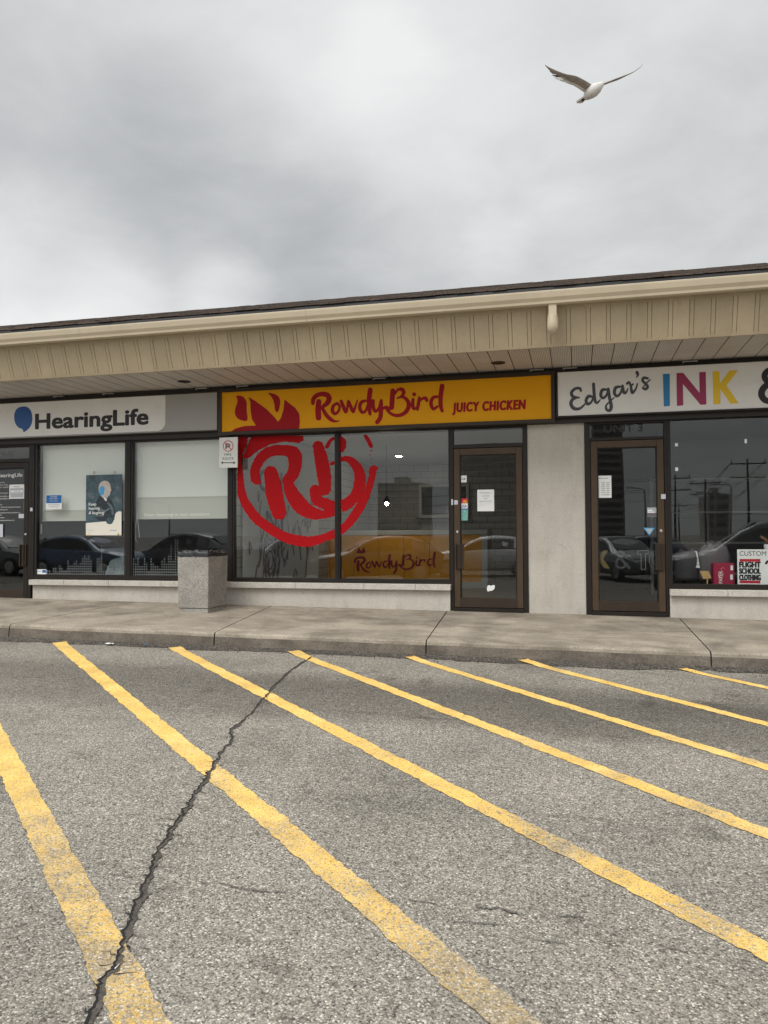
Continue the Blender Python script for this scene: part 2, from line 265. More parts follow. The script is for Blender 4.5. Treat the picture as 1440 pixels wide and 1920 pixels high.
def mat_runs():
    m = MATS['stucco']; t = m.node_tree; L = t.links.new; b = t.nodes['Principled BSDF']; c = b.inputs['Base Color'].links[0].from_socket
    tc = N(t, 'ShaderNodeTexCoord'); mp = N(t, 'ShaderNodeMapping', ins={'Scale': (3.0, 3.0, 0.7)}); L(tc.outputs['Object'], mp.inputs[0])
    n = N(t, 'ShaderNodeTexNoise', ins={'Scale': 2.2, 'Detail': 7.0, 'Roughness': 0.62, 'Distortion': 0.5}); L(mp.outputs[0], n.inputs['Vector']); r = ramp(t, [(0.36, (1.05, 1.05, 1.05)), (0.52, (1, 1, 1)), (0.72, (0.90, 0.89, 0.87))]); L(n.outputs['Fac'], r.inputs[0])
    n2 = N(t, 'ShaderNodeTexNoise', ins={'Scale': 11.0, 'Detail': 6.0, 'Roughness': 0.7}); L(tc.outputs['Object'], n2.inputs['Vector']); r2 = ramp(t, [(0.30, 0.86), (0.45, 1.0), (0.68, 1.0), (0.78, 0.85)]); L(n2.outputs['Fac'], r2.inputs[0])
    L(mixc(t, 1.0, mixc(t, 1.0, c, r.outputs[0], 'MULTIPLY'), r2.outputs[0], 'MULTIPLY'), b.inputs['Base Color'])
mat_runs()
mat('sill_stone', (0.52, 0.485, 0.43), 0.9, vary=0.10, vscale=8, fine=0.22, fscale=60, bump=1.0, bscale=45)
mat('bronze_dark', (0.017, 0.0125, 0.0095), 0.45, 0.0, vary=0.2, vscale=6, spec=0.3)
mat('bronze_black', (0.010, 0.009, 0.008), 0.5, 0.1)
mat('bronze_light', (0.072, 0.046, 0.027), 0.45, 0.1, vary=0.12, vscale=5, spec=0.3)
mat('bronze_mid', (0.042, 0.029, 0.020), 0.45, 0.1, vary=0.12, vscale=5, spec=0.3)
mat('fascia_metal', (0.455, 0.37, 0.245), 0.5, vary=0.05, vscale=2.0, fine=0.03, fscale=30, stain=(1.5, 0.55, 0.8, (0.38, 0.30, 0.20), 0.35))
def mat_panels():
    m = MATS['fascia_metal']; t = m.node_tree; L = t.links.new; b = t.nodes['Principled BSDF']; c = b.inputs['Base Color'].links[0].from_socket
    tc = N(t, 'ShaderNodeTexCoord'); sx = N(t, 'ShaderNodeSeparateXYZ'); L(tc.outputs['Object'], sx.inputs[0])
    w = N(t, 'ShaderNodeTexWhiteNoise', noise_dimensions='1D'); L(math_(t, 'FLOOR', math_(t, 'MULTIPLY', math_(t, 'ADD', sx.outputs[0], 12.25), 1/0.2135)), w.inputs['W'])
    r = ramp(t, [(0.0, 0.93), (1.0, 1.06)]); L(w.outputs['Value'], r.inputs[0])
    mp = N(t, 'ShaderNodeMapping', ins={'Scale': (9.0, 9.0, 0.8)}); L(tc.outputs['Object'], mp.inputs[0]); n = N(t, 'ShaderNodeTexNoise', ins={'Scale': 1.6, 'Detail': 6.0, 'Roughness': 0.65}); L(mp.outputs[0], n.inputs['Vector']); r2 = ramp(t, [(0.52, 1.0), (0.72, 0.91)]); L(n.outputs['Fac'], r2.inputs[0])
    L(mixc(t, 1.0, mixc(t, 1.0, c, r.outputs[0], 'MULTIPLY'), r2.outputs[0], 'MULTIPLY'), b.inputs['Base Color'])
mat_panels()
mat('gutter_metal', (0.50, 0.42, 0.30), 0.42, vary=0.06, vscale=1.8, stain=(1.8, 0.55, 0.8, (0.33, 0.26, 0.17), 0.4))
mat('sign_band', (0.022, 0.017, 0.014), 0.6)
mat('sign_grey', (0.37, 0.36, 0.345), 0.45, vary=0.03, vscale=2)
mat('sign_white', (0.80, 0.785, 0.75), 0.4, vary=0.03, vscale=2, stain=(2.2, 0.58, 0.8, (0.60, 0.57, 0.52), 0.4))
mat('sign_amber', (0.80, 0.37, 0.006), 0.55, spec=0.18, vary=0.03, vscale=2)
mat('sign_red', (0.36, 0.012, 0.020), 0.6, spec=0.15)
mat('vinyl_red', (0.40, 0.005, 0.008), 0.6, spec=0.12)
mat('ink', (0.014, 0.014, 0.016), 0.5)
mat('ink_soft', (0.06, 0.062, 0.075), 0.5)
mat('letter_blue', (0.012, 0.20, 0.45), 0.4); mat('letter_magenta', (0.33, 0.018, 0.085), 0.4); mat('letter_yellow', (0.82, 0.53, 0.01), 0.4)
mat('logo_blue', (0.010, 0.085, 0.30), 0.4)
mat('paper', (0.80, 0.80, 0.79), 0.8); mat('paper_grey', (0.42, 0.43, 0.45), 0.8); mat('paper_cream', (0.80, 0.76, 0.66), 0.7)
mat('plate_white', (0.74, 0.74, 0.71), 0.45, vary=0.04, vscale=6)
mat('blind', (0.79, 0.80, 0.755), 0.9); mat('blind_hem', (0.55, 0.55, 0.49), 0.9)
mat('white_vinyl', (0.78, 0.78, 0.76), 0.6); mat('dot_vinyl', (0.24, 0.26, 0.265), 0.6)
mat('poster_teal', (0.045, 0.085, 0.105), 0.5, vary=0.5, vscale=9); mat('poster_light', (0.10, 0.135, 0.15), 0.6, vary=0.5, vscale=25); mat('poster_jacket', (0.018, 0.028, 0.036), 0.6, vary=0.6, vscale=30); mat('skin_print', (0.52, 0.46, 0.41), 0.6, vary=0.15, vscale=18)
mat('ear_blue', (0.06, 0.33, 0.60), 0.5); mat('notice_blue', (0.008, 0.12, 0.37), 0.6)
mat('bag_plastic', (0.012, 0.012, 0.013), 0.28, bump=0.5, bscale=25)
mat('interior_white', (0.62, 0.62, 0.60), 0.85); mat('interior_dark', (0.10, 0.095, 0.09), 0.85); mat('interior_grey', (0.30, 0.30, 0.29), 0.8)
mat('floor_vinyl', (0.30, 0.28, 0.25), 0.45, vary=0.15, vscale=3); mat('ceiling_tile', (0.75, 0.75, 0.73), 0.9)
mat_tile('wall_tile', (0.46, 0.46, 0.45), (0.42, 0.42, 0.41), (0.16, 0.16, 0.155), 0.34, 0.15)
mat('counter_amber', (0.90, 0.40, 0.012), 0.45, vary=0.05, vscale=3); mat('counter_edge', (0.58, 0.60, 0.58), 0.5)
mat('graffiti_ink', (0.22, 0.19, 0.195), 0.8); mat('counter_red', (0.34, 0.008, 0.012), 0.5); mat('screen_glass', (0.02, 0.022, 0.024), 0.15)
mat('chair_shell', (0.40, 0.46, 0.47), 0.5); mat('chair_leg_white', (0.8, 0.8, 0.8), 0.4); mat('chair_black', (0.07, 0.065, 0.072), 0.65); mat('letter_dim', (0.05, 0.05, 0.055), 0.6); mat('chair_grey', (0.13, 0.115, 0.125), 0.7)
mat('carton_red', (0.30, 0.008, 0.045), 0.5, vary=0.08, vscale=5); mat('print_gold', (0.70, 0.50, 0.22), 0.5); mat('kraft', (0.50, 0.33, 0.13), 0.7, vary=0.1, vscale=12)
mat('print_red', (0.52, 0.012, 0.035), 0.5); mat('steel', (0.55, 0.55, 0.54), 0.3, 0.8); mat('tape', (0.55, 0.55, 0.60), 0.5)
mat('green_print', (0.10, 0.42, 0.08), 0.6); mat('card_orange', (0.75, 0.26, 0.02), 0.5); mat('card_teal', (0.18, 0.42, 0.38), 0.5, vary=0.5, vscale=60); mat('card_blue', (0.02, 0.06, 0.30), 0.5)
mat('letter_dull', (0.16, 0.115, 0.03), 0.6); mat('brown_wood', (0.20, 0.10, 0.05), 0.6)
mat('crack_fill', (0.068, 0.058, 0.048), 0.95, vary=0.4, vscale=14, fine=0.4, fscale=90, bump=0.8)
mat('scuff', (0.085, 0.080, 0.073), 0.95, fine=0.5, fscale=120, vary=0.4, vscale=20)
mat('crack_black', (0.010, 0.009, 0.008), 1.0)
mat('gull_white', (0.62, 0.60, 0.57), 0.8, vary=0.06, vscale=14); mat('gull_grey', (0.30, 0.265, 0.235), 0.8, vary=0.18, vscale=16); mat('gull_black', (0.03, 0.028, 0.028), 0.7); mat('gull_bill', (0.55, 0.38, 0.10), 0.5)
mat('tower_concrete', (0.34, 0.32, 0.30), 0.8, vary=0.1, vscale=0.2); mat('tower_glass', (0.10, 0.11, 0.12), 0.25); mat('pole_wood', (0.07, 0.055, 0.045), 0.9); mat('galv', (0.40, 0.41, 0.42), 0.45, 0.6)
mat('tyre', (0.018, 0.018, 0.018), 0.85); mat('alloy', (0.5, 0.5, 0.52), 0.3, 0.9); mat('car_glass', (0.012, 0.014, 0.016), 0.08); mat('lamp_clear', (0.75, 0.77, 0.8), 0.15); mat('lamp_red', (0.45, 0.01, 0.012), 0.25)
for nm, c in (('car_black', (0.012, 0.013, 0.016)), ('car_blue', (0.03, 0.075, 0.16)), ('car_silver', (0.46, 0.47, 0.48)), ('car_white', (0.72, 0.72, 0.71)), ('car_navy', (0.012, 0.02, 0.05)), ('car_grey', (0.12, 0.125, 0.13))):
    mat(nm, c, 0.28, 0.25, coat=0.8)
glass('window_glass'); glass('door_glass', (0.90, 0.91, 0.905), 1.8)
# ------------------------------------------------------------------ mesh helpers
class MB:
    def __init__(s): s.v = []; s.f = []; s.m = []; s.cur = 0
    def add(s, vs, fs):
        o = len(s.v); s.v += [tuple(map(float, p)) for p in vs]; s.f += [tuple(i+o for i in f) for f in fs]; s.m += [s.cur]*len(fs); return s
    def box(s, x0, x1, y0, y1, z0, z1):
        return s.add([(x0,y0,z0),(x1,y0,z0),(x1,y1,z0),(x0,y1,z0),(x0,y0,z1),(x1,y0,z1),(x1,y1,z1),(x0,y1,z1)],
                     [(0,3,2,1),(4,5,6,7),(0,1,5,4),(1,2,6,5),(2,3,7,6),(3,0,4,7)])
    def prism(s, pts, ax_, a0, a1):
        """outline pts (2-D) pushed along axis ax_ from a0 to a1; pts are (y,z) for x, (x,z) for y, (x,y) for z"""
        def mk(p, a): return {'x': (a, p[0], p[1]), 'y': (p[0], a, p[1]), 'z': (p[0], p[1], a)}[ax_]
        n = len(pts); vs = [mk(p, a0) for p in pts]+[mk(p, a1) for p in pts]
        fs = [tuple(range(n))[::-1], tuple(range(n, 2*n))]+[(i, (i+1) % n, n+(i+1) % n, n+i) for i in range(n)]
        return s.add(vs, fs)
    def tube(s, pts, r, seg=8, caps=True):
        pts = [Vector(p) for p in pts]; rs = r if hasattr(r, '__len__') else [r]*len(pts); vs = []; fs = []
        for i, p in enumerate(pts):
            d = (pts[min(i+1, len(pts)-1)]-pts[max(i-1, 0)]).normalized()
            u = d.cross(Vector((0, 0, 1)) if abs(d.z) < 0.9 else Vector((1, 0, 0))).normalized(); w = d.cross(u)
            for k in range(seg):
                a = 2*math.pi*k/seg; vs.append(p+(u*math.cos(a)+w*math.sin(a))*rs[i])
        for i in range(len(pts)-1):
            for k in range(seg):
                a, b = i*seg+k, i*seg+(k+1) % seg; fs.append((a, b, b+seg, a+seg))
        if caps: fs += [tuple(range(seg))[::-1], tuple(range((len(pts)-1)*seg, len(pts)*seg))]
        return s.add(vs, fs)
    def lathe(s, c, prof, seg=20):
        vs = []; fs = []; n = len(prof)
        for r, z in prof:
            for k in range(seg): a = 2*math.pi*k/seg; vs.append((c[0]+r*math.cos(a), c[1]+r*math.sin(a), c[2]+z))
        for i in range(n-1):
            for k in range(seg): a, b = i*seg+k, i*seg+(k+1) % seg; fs.append((a, b, b+seg, a+seg))
        fs += [tuple(range(seg))[::-1], tuple(range((n-1)*seg, n*seg))]
        return s.add(vs, fs)
    def grid(s, rows, wrap=False):
        n = len(rows[0]); vs = [p for r in rows for p in r]; fs = []
        for i in range(len(rows)-1):
            for k in range(n if wrap else n-1): a, b = i*n+k, i*n+(k+1) % n; fs.append((a, b, b+n, a+n))
        return s.add(vs, fs)
    def build(s, name, mats, parent=None, smooth=False, bevel=0.0, seg=2, angle=35):
        me = bpy.data.meshes.new(name); me.from_pydata(s.v, [], s.f)
        mats = mats if isinstance(mats, (list, tuple)) else [mats]
        for m in mats: me.materials.append(MATS[m])
        if len(mats) > 1: me.polygons.foreach_set('material_index', s.m)
        if smooth: me.polygons.foreach_set('use_smooth', [True]*len(s.f))
        me.update()
        o = bpy.data.objects.new(name, me); COL.objects.link(o)
        if parent is not None: join(o, parent)
        if bevel:
            b = o.modifiers.new('bevel', 'BEVEL'); b.width = bevel; b.segments = seg; b.limit_method = 'ANGLE'; b.angle_limit = R_(angle)
        return o
def wloc(o):
    v = Vector((0, 0, 0))
    while o is not None: v += o.location+(o.matrix_parent_inverse.translation if o.parent else Vector((0, 0, 0))); o = o.parent
    return v
def join(o, parent): o.parent = parent; o.matrix_parent_inverse = Matrix.Translation(-wloc(parent))
def tag(o, label=None, cat=None, group=None, kind=None):
    for k, v in (('label', label), ('category', cat), ('group', group), ('kind', kind)):
        if v: o[k] = v
    return o
def thing(name, label, cat, loc=(0, 0, 0), group=None):
    o = bpy.data.objects.new(name, None); COL.objects.link(o); o.location = loc; o.empty_display_size = 0.1
    return tag(o, label, cat, group)
def copy_tree(o, parent=None):
    c = o.copy(); COL.objects.link(c)
    if parent is not None: c.parent = parent
    for ch in [x for x in bpy.data.objects if x.parent == o and x != c]: copy_tree(ch, c)
    return c
def chaikin(pts, n=1):
    for _ in range(n):
        q = []
        for i in range(len(pts)):
            a, b = np.array(pts[i]), np.array(pts[(i+1) % len(pts)]); q += [tuple(a*0.75+b*0.25), tuple(a*0.25+b*0.75)]
        pts = q
    return pts
def spline(pts, k=6):
    P = [np.array(p, float) for p in pts]; out = []
    if len(P) < 3: return P
    for i in range(len(P)-1):
        p0 = P[max(i-1, 0)]; p1 = P[i]; p2 = P[i+1]; p3 = P[min(i+2, len(P)-1)]
        for j in range(k):
            t = j/k; out.append(0.5*((2*p1)+(-p0+p2)*t+(2*p0-5*p1+4*p2-p3)*t*t+(-p0+3*p1-3*p2+p3)*t**3))
    out.append(P[-1]); return out
def sdf_shape(mb, strokes=(), polys=(), cut=(), cell=4.0, tf=None, rough=0.0, clip=None):
    """union of brush strokes (x, y, radius) and outlines in 2-D, turned into one clean flat sheet by marching squares"""
    segs = []
    for st in strokes:
        q = spline(st) if len(st) > 2 else [np.array(p, float) for p in st]
        if len(q) == 1: q = [q[0], q[0]+np.array([0.01, 0, 0])]
        segs += list(zip(q[:-1], q[1:]))
    allp = [p[:2] for s in segs for p in s]+[np.array(p) for pl in polys for p in pl]; mr = max([p[2] for s in segs for p in s], default=0)
    A = np.array(allp); lo = A.min(0)-mr-cell*1.5; hi = A.max(0)+mr+cell*1.5
    xs = np.arange(lo[0], hi[0]+cell, cell); ys = np.arange(lo[1], hi[1]+cell, cell); X, Y = np.meshgrid(xs, ys)
    def cap(a, b):
        dx, dy = b[0]-a[0], b[1]-a[1]; L2 = dx*dx+dy*dy+1e-9
        t = np.clip(((X-a[0])*dx+(Y-a[1])*dy)/L2, 0, 1)
        return np.hypot(X-a[0]-t*dx, Y-a[1]-t*dy)-(a[2]+(b[2]-a[2])*t)
    D = np.full(X.shape, 1e9)
    for a, b in segs: D = np.minimum(D, cap(a, b))
    for pl in polys:
        ins = np.zeros(X.shape, bool); dist = np.full(X.shape, 1e9); n = len(pl)
        for i in range(n):
            x1, y1 = pl[i]; x2, y2 = pl[(i+1) % n]
            c = ((y1 > Y) != (y2 > Y)) & (X < (x2-x1)*(Y-y1)/((y2-y1) if y2 != y1 else 1e-9)+x1); ins ^= c
            dx, dy = x2-x1, y2-y1; t = np.clip(((X-x1)*dx+(Y-y1)*dy)/(dx*dx+dy*dy+1e-9), 0, 1)
            dist = np.minimum(dist, np.hypot(X-x1-t*dx, Y-y1-t*dy))
        D = np.minimum(D, np.where(ins, -dist, dist))
    for st in cut:
        q = spline(st) if len(st) > 2 else [np.array(p, float) for p in st]
        for a, b in zip(q[:-1], q[1:]): D = np.maximum(D, -cap(a, b))
    if rough:
        g = rng.normal(size=X.shape)
        for _ in range(2): g = (g+np.roll(g, 1, 0)+np.roll(g, -1, 0)+np.roll(g, 1, 1)+np.roll(g, -1, 1))/3.2
        D = D+g*rough
    if clip is not None:
        x0, x1, y0, y1 = clip; D = np.maximum.reduce([D, x0-X, X-x1, y0-Y, Y-y1])
    vid = {}; vs = []; fs = []
    def vert(key, p):
        if key not in vid: vid[key] = len(vs); vs.append(tf(*p))
        return vid[key]
    def P(i, j): return (xs[j], ys[i])
    ny, nx = X.shape; I = D < 0
    for i in range(ny-1):
        j = 0
        while j < nx-1:
            k = int(I[i, j])+int(I[i, j+1])+int(I[i+1, j])+int(I[i+1, j+1])
            if k == 4:
                j2 = j
                while j2 < nx-1 and j2-j < 7 and I[i, j2+1] and I[i+1, j2+1]: j2 += 1
                fs.append((vert((i, j), P(i, j)), vert((i, j2), P(i, j2)), vert((i+1, j2), P(i+1, j2)), vert((i+1, j), P(i+1, j)))); j = j2; continue
            if k:
                cs = [(i, j), (i, j+1), (i+1, j+1), (i+1, j)]; poly = []
                for a in range(4):
                    c0, c1 = cs[a], cs[(a+1) % 4]
                    if I[c0]: poly.append(vert(c0, P(*c0)))
                    if I[c0] != I[c1]:
                        lo_, hi_ = sorted((c0, c1)); t = D[lo_]/(D[lo_]-D[hi_]); p0, p1 = np.array(P(*lo_)), np.array(P(*hi_))
                        poly.append(vert((lo_, hi_), tuple(p0+(p1-p0)*t)))
                if len(poly) > 2: fs.append(tuple(poly))
            j += 1
    mb.add(vs, [f[::-1] for f in fs]); return mb
def crop_tf(x0, y0, s, Y): return lambda u, v: at(x0+u/s, y0+v/s, Y)
FONT_CACHE = {}
def text_mesh(mb, s, x, z, Y, h, w=None, bold=0.0, shear=0.0, align='L', capf=0.73, rot=None, space=1.0):
    """lettering on the plane y = Y, facing the lot: cap height h, left (or right/centre) edge x, baseline z, optional total width w"""
    key = (s, shear, space)
    if key not in FONT_CACHE:
        c = bpy.data.curves.new('lettering', 'FONT'); c.body = s; c.space_character = space; c.shear = shear; c.resolution_u = 4; c.fill_mode = 'FRONT'
        o = bpy.data.objects.new('lettering', c); COL.objects.link(o); dg = bpy.context.evaluated_depsgraph_get(); dg.update()
        me = bpy.data.meshes.new_from_object(o.evaluated_get(dg)); FONT_CACHE[key] = ([tuple(v.co) for v in me.vertices], [tuple(p.vertices) for p in me.polygons])
        bpy.data.objects.remove(o); bpy.data.curves.remove(c); bpy.data.meshes.remove(me)
    vs, fs = FONT_CACHE[key]
    if not vs: return mb
    x0 = min(v[0] for v in vs); x1 = max(v[0] for v in vs); k = h/capf; kx = k if w is None else w/(x1-x0); W_ = (x1-x0)*kx
    ox = {'L': x, 'C': x-W_/2, 'R': x-W_}[align]
    pts = [(ox+(v[0]-x0)*kx, z+v[1]*k) for v in vs]
    if rot: a, b, cx, cz = rot[0], rot[1], x, z; pts = [(cx+(p[0]-cx)*a-(p[1]-cz)*b, cz+(p[0]-cx)*b+(p[1]-cz)*a) for p in pts]
    bw = max(0.0, bold)*k*0.8
    for i, (dx, dz) in enumerate(((0, 0), (1, 0), (-1, 0), (0, .7), (0, -.7), (.7, .6), (-.7, .6), (.7, -.6), (-.7, -.6)) if bw > 0.0008 else ((0, 0),)):
        mb.add([(p[0]+dx*bw, Y-i*0.00004, p[1]+dz*bw) for p in pts], fs)
    return mb
def sheet(mb, px0, px1, py0, py1, Y):          # flat rectangle on the plane y = Y, from photo measurements of its sides
    (xa, za), (xb, zb) = ax((px0), (py0+py1)/2, Y), ax(px1, (py0+py1)/2, Y); zt = ax((px0+px1)/2, py0, Y)[1]; zb = ax((px0+px1)/2, py1, Y)[1]
    mb.add([(xa, Y, zb), (xb, Y, zb), (xb, Y, zt), (xa, Y, zt)], [(0, 1, 2, 3)]); return xa, xb, zb, zt
def rect(mb, x0, x1, z0, z1, Y): mb.add([(x0, Y, z0), (x1, Y, z0), (x1, Y, z1), (x0, Y, z1)], [(0, 1, 2, 3)])
# ------------------------------------------------------------------ ground
def zg(x, y):                                   # asphalt height
    xx = max(-30.0, min(30.0, x)); yy = min(y, 8.3)
    if yy > 0.8: z = 0.41-0.053*(7.76-yy)-0.008*xx
    else: z = 0.41-0.053*6.96-0.008*xx+0.0*(0.8-yy)
    return z
def zw(x, y): return 0.657-0.0095*max(-30, min(30, x))-0.042*(10-y)    # sidewalk height
xs = [-1500, -300, -60, -30]+[i*1.5-18 for i in range(25)]+[30, 60, 300, 1500]
ys = [-1500, -400, -100, -30, -10, -3, 0.0, 0.8]+[1.5+i*0.7 for i in range(10)]+[8.3, 9.5, 40, 400, 1500]
g = MB(); g.grid([[(x, y, zg(x, y)) for x in xs] for y in ys])
tag(g.build('parking_lot', 'asphalt', smooth=True), 'worn grey asphalt parking lot with light exposed stones', 'ground', kind='structure')
KY = 7.77
def stripe(p0, p1, w, label):
    m = MB(); a, b = np.array(p0), np.array(p1); d = (b-a)/np.linalg.norm(b-a); n = np.array([-d[1], d[0]]); L = np.linalg.norm(b-a); k = int(L/0.022); rows = []
    jl = jr = 0.0
    for i in range(k+1):
        t = L*i/k; jl = jl*0.6+rng.normal()*0.0034; jr = jr*0.6+rng.normal()*0.0034
        c = a+d*t; l = c+n*(w/2+jl); r = c-n*(w/2+jr)
        if i == 0: l = l+d*0.05
        rows.append([(*p_, zg(*p_)+0.004+max(0.0, p_[1]-7.48)*0.075) for p_ in (r, l)])
    m.grid(rows); tag(m.build('road_marking', 'paint'), label, 'road marking', 'yellow hatch lines across the asphalt', 'structure')
stripe((-7.29, 7.62), (-0.2, 1.167), 0.150, 'worn yellow line nearest the camera, cut by the wide end of the crack')
stripe((-5.72, 7.63), (0.95, 1.385), 0.138, 'yellow line that the crack cuts in the middle of the lot')
stripe((-4.27, 7.63), (3.2, 0.66), 0.124, 'yellow line starting beneath the concrete bin side of the kerb')
stripe((-2.92, 7.68), (4.2, 0.93), 0.112, 'yellow line whose kerb end touches the thin start of the crack')
stripe((-1.655, 7.66), (5.2, 1.16), 0.098, 'yellow line starting at the kerb joint before the closed door')
stripe((-0.53, 7.72), (6.2, 1.32), 0.096, 'yellow line starting before the plain wall pier')
stripe((0.935, 7.65), (7.2, 1.8), 0.080, 'short far yellow line at the kerb below the right door')
ck = [(-2.642, 7.485, 0.008), (-2.616, 6.77, 0.0099), (-2.503, 6.048, 0.0119), (-2.48, 5.881, 0.0122), (-2.399, 5.433, 0.0131), (-2.358, 5.064, 0.0139), (-2.27, 4.818, 0.015), (-2.209, 4.509, 0.0168), (-2.149, 4.282, 0.0183), (-2.1, 4.116, 0.0208), (-2.043, 3.85, 0.0204), (-1.999, 3.681, 0.0202), (-1.947, 3.453, 0.022), (-1.885, 3.248, 0.0236), (-1.827, 3.081, 0.0246), (-1.746, 2.871, 0.0256), (-1.682, 2.685, 0.0266), (-1.613, 2.507, 0.0272), (-1.57, 2.361, 0.0276), (-1.501, 2.173, 0.0278), (-1.4, 1.8, 0.0255), (-1.1, 0.9, 0.02)]
def crack():
    m = MB(); e = MB(); q = spline(ck, 14); rows = []; er = []; jx = 0.0; jw = 0.0; jl = 0.0
    for i, p in enumerate(q):
        jx = jx*0.78+rng.normal()*0.0050; jw = jw*0.55+rng.normal()*0.0042; jl = jl*0.6+rng.normal()*0.004
        x, y, w = p[0]+jx, p[1], max(0.003, p[2]*0.56+jw*(0.8+0.9*(rng.random() < 0.2))); z = zg(x, y)
        rows.append([(x-w-jl*0.4, y, z+0.0062), (x+w, y, z+0.0062)])
        s = w*(0.45 if i % 7 else 0.8)+abs(jl)*0.7; er.append([(x-w-0.004-jl*0.4, y, z+0.0076), (x-w+s*0.8-jl*0.4, y, z+0.0076)])
    m.grid(rows); e.grid(er); c = m.build('pavement_crack', 'crack_fill'); tag(c, 'long dark jagged crack running across the asphalt to the kerb', 'crack', kind='structure')
    e.build('crack_edge', 'crack_black', c)
    b = MB()
    for i in range(9, len(q)-4, 5):                   # crumbs broken from the lips, and short side cracks
        p = q[i]; sg = random.choice((-1, 1)); L_ = random.uniform(0.02, 0.09) if random.random() < 0.9 else random.uniform(0.08, 0.12); a = [np.array((p[0]+sg*p[2]*0.5, p[1]))]
        for k in range(4): a.append(a[-1]+np.array((sg*L_/4*random.uniform(0.6, 1.2), random.uniform(-0.02, 0.02))))
        w0 = random.uniform(0.003, 0.006); b.grid([[(x_[0], x_[1]-w0*(1-k/4.2), zg(*x_)+0.0054), (x_[0], x_[1]+w0*(1-k/4.2), zg(*x_)+0.0054)] for k, x_ in enumerate(a)])
    b.build('side_crack', 'crack_black', c)
crack()
def hairline(pts, w, label):
    m = MB(); q = spline([(*p, 0) for p in pts], 10); rows = []; j = 0.0
    for i, p in enumerate(q):
        j = j*0.7+rng.normal()*0.006; e = math.sin(math.pi*min(1, max(0, (i+0.3)/len(q)))); x, y = p[0], p[1]+j; h = w*(0.25+0.75*e)*random.uniform(0.5, 1.2)
        rows.append([(x, y-h, zg(x, y)+0.0055), (x, y+h, zg(x, y)+0.0055)])
    m.grid(rows); tag(m.build('hairline_crack', 'scuff'), label, 'crack', 'hairline cracks in the asphalt', 'structure')
def gpt(px, py):
    r = ray(px, py); a = 0.41-0.053*7.76-CAM_H; t = a/(r[2]+0.008*r[0]-0.053*r[1]); return (r[0]*t, r[1]*t)
for k, (q, w) in enumerate((([(367, 1652), (430, 1661), (500, 1670), (560, 1675)], .004), ([(765, 1690), (820, 1697)], .006), ([(890, 1702), (940, 1706), (982, 1715)], .007), ([(1040, 1717), (1095, 1722)], .006), ([(850, 1727), (935, 1735)], .005), ([(1230, 1776), (1290, 1786)], .005), ([(980, 1760), (1060, 1772)], .004), ([(205, 1640), (250, 1645)], .003))):
    hairline([gpt(*p) for p in q], w, 'thin dark hairline crack in the near asphalt')
def dirt():
    m = MB(); rows = []; jw = 0.0
    for i in range(240):
        x = -10+i*0.075; jw = jw*0.8+rng.normal()*0.016; w = 0.17+jw+(0.05 if -1.2 < x < 0.6 else 0)
        rows.append([(x, KY-max(0.05, w), zg(x, KY-w)+0.0045), (x, KY-0.05, zg(x, KY)+0.014), (x, KY+0.03, zg(x, KY)+0.022)])
    m.grid(rows)
    for i in range(1500):
        x = random.uniform(-9, 3); y = KY-0.02-abs(random.gauss(0, 0.10)); r = random.uniform(0.003, 0.009); z = zg(x, y)+0.006
        m.add([(x-r, y-r*.6, z), (x+r, y-r*.5, z), (x+r*.7, y+r, z), (x-r*.8, y+r*.8, z), (x, y, z+r*1.2)], [(0, 1, 4), (1, 2, 4), (2, 3, 4), (3, 0, 4)])
    tag(m.build('kerb_dirt', 'gravel_dirt'), 'dark strip of grit and dirt along the foot of the kerb', 'dirt', kind='stuff')
dirt()
def scrap(name, x, y, r, m_, label):
    m = MB(); z = zg(x, y)+0.02; n = 9; vs = [(x, y, z+r*0.35)]
    for k in range(n): a = 2*math.pi*k/n; q = r*random.uniform(0.6, 1.25); vs.append((x+q*1.5*math.cos(a), y+q*math.sin(a), z+random.uniform(0, r*0.5)))
    m.add(vs, [(0, k+1, (k+1) % n+1) for k in range(n)]); tag(m.build(name, m_), label, 'litter')
scrap('paper_scrap', -5.05, 7.60, 0.032, 'paper', 'crumpled white paper scrap lying by the kerb at left')
scrap('plastic_scrap', -4.62, 7.63, 0.018, 'letter_blue', 'small blue plastic scrap in the kerb dirt')
m = MB(); p = (-1.573, 2.44); m.tube([(p[0]+.001, p[1]-.028, zg(*p)+.010), (p[0]-.002, p[1]+.028, zg(*p)+.010)], 0.0025, 6); tag(m.build('metal_pin', 'steel', smooth=True), 'thin shiny metal pin lying in the wide crack', 'litter')
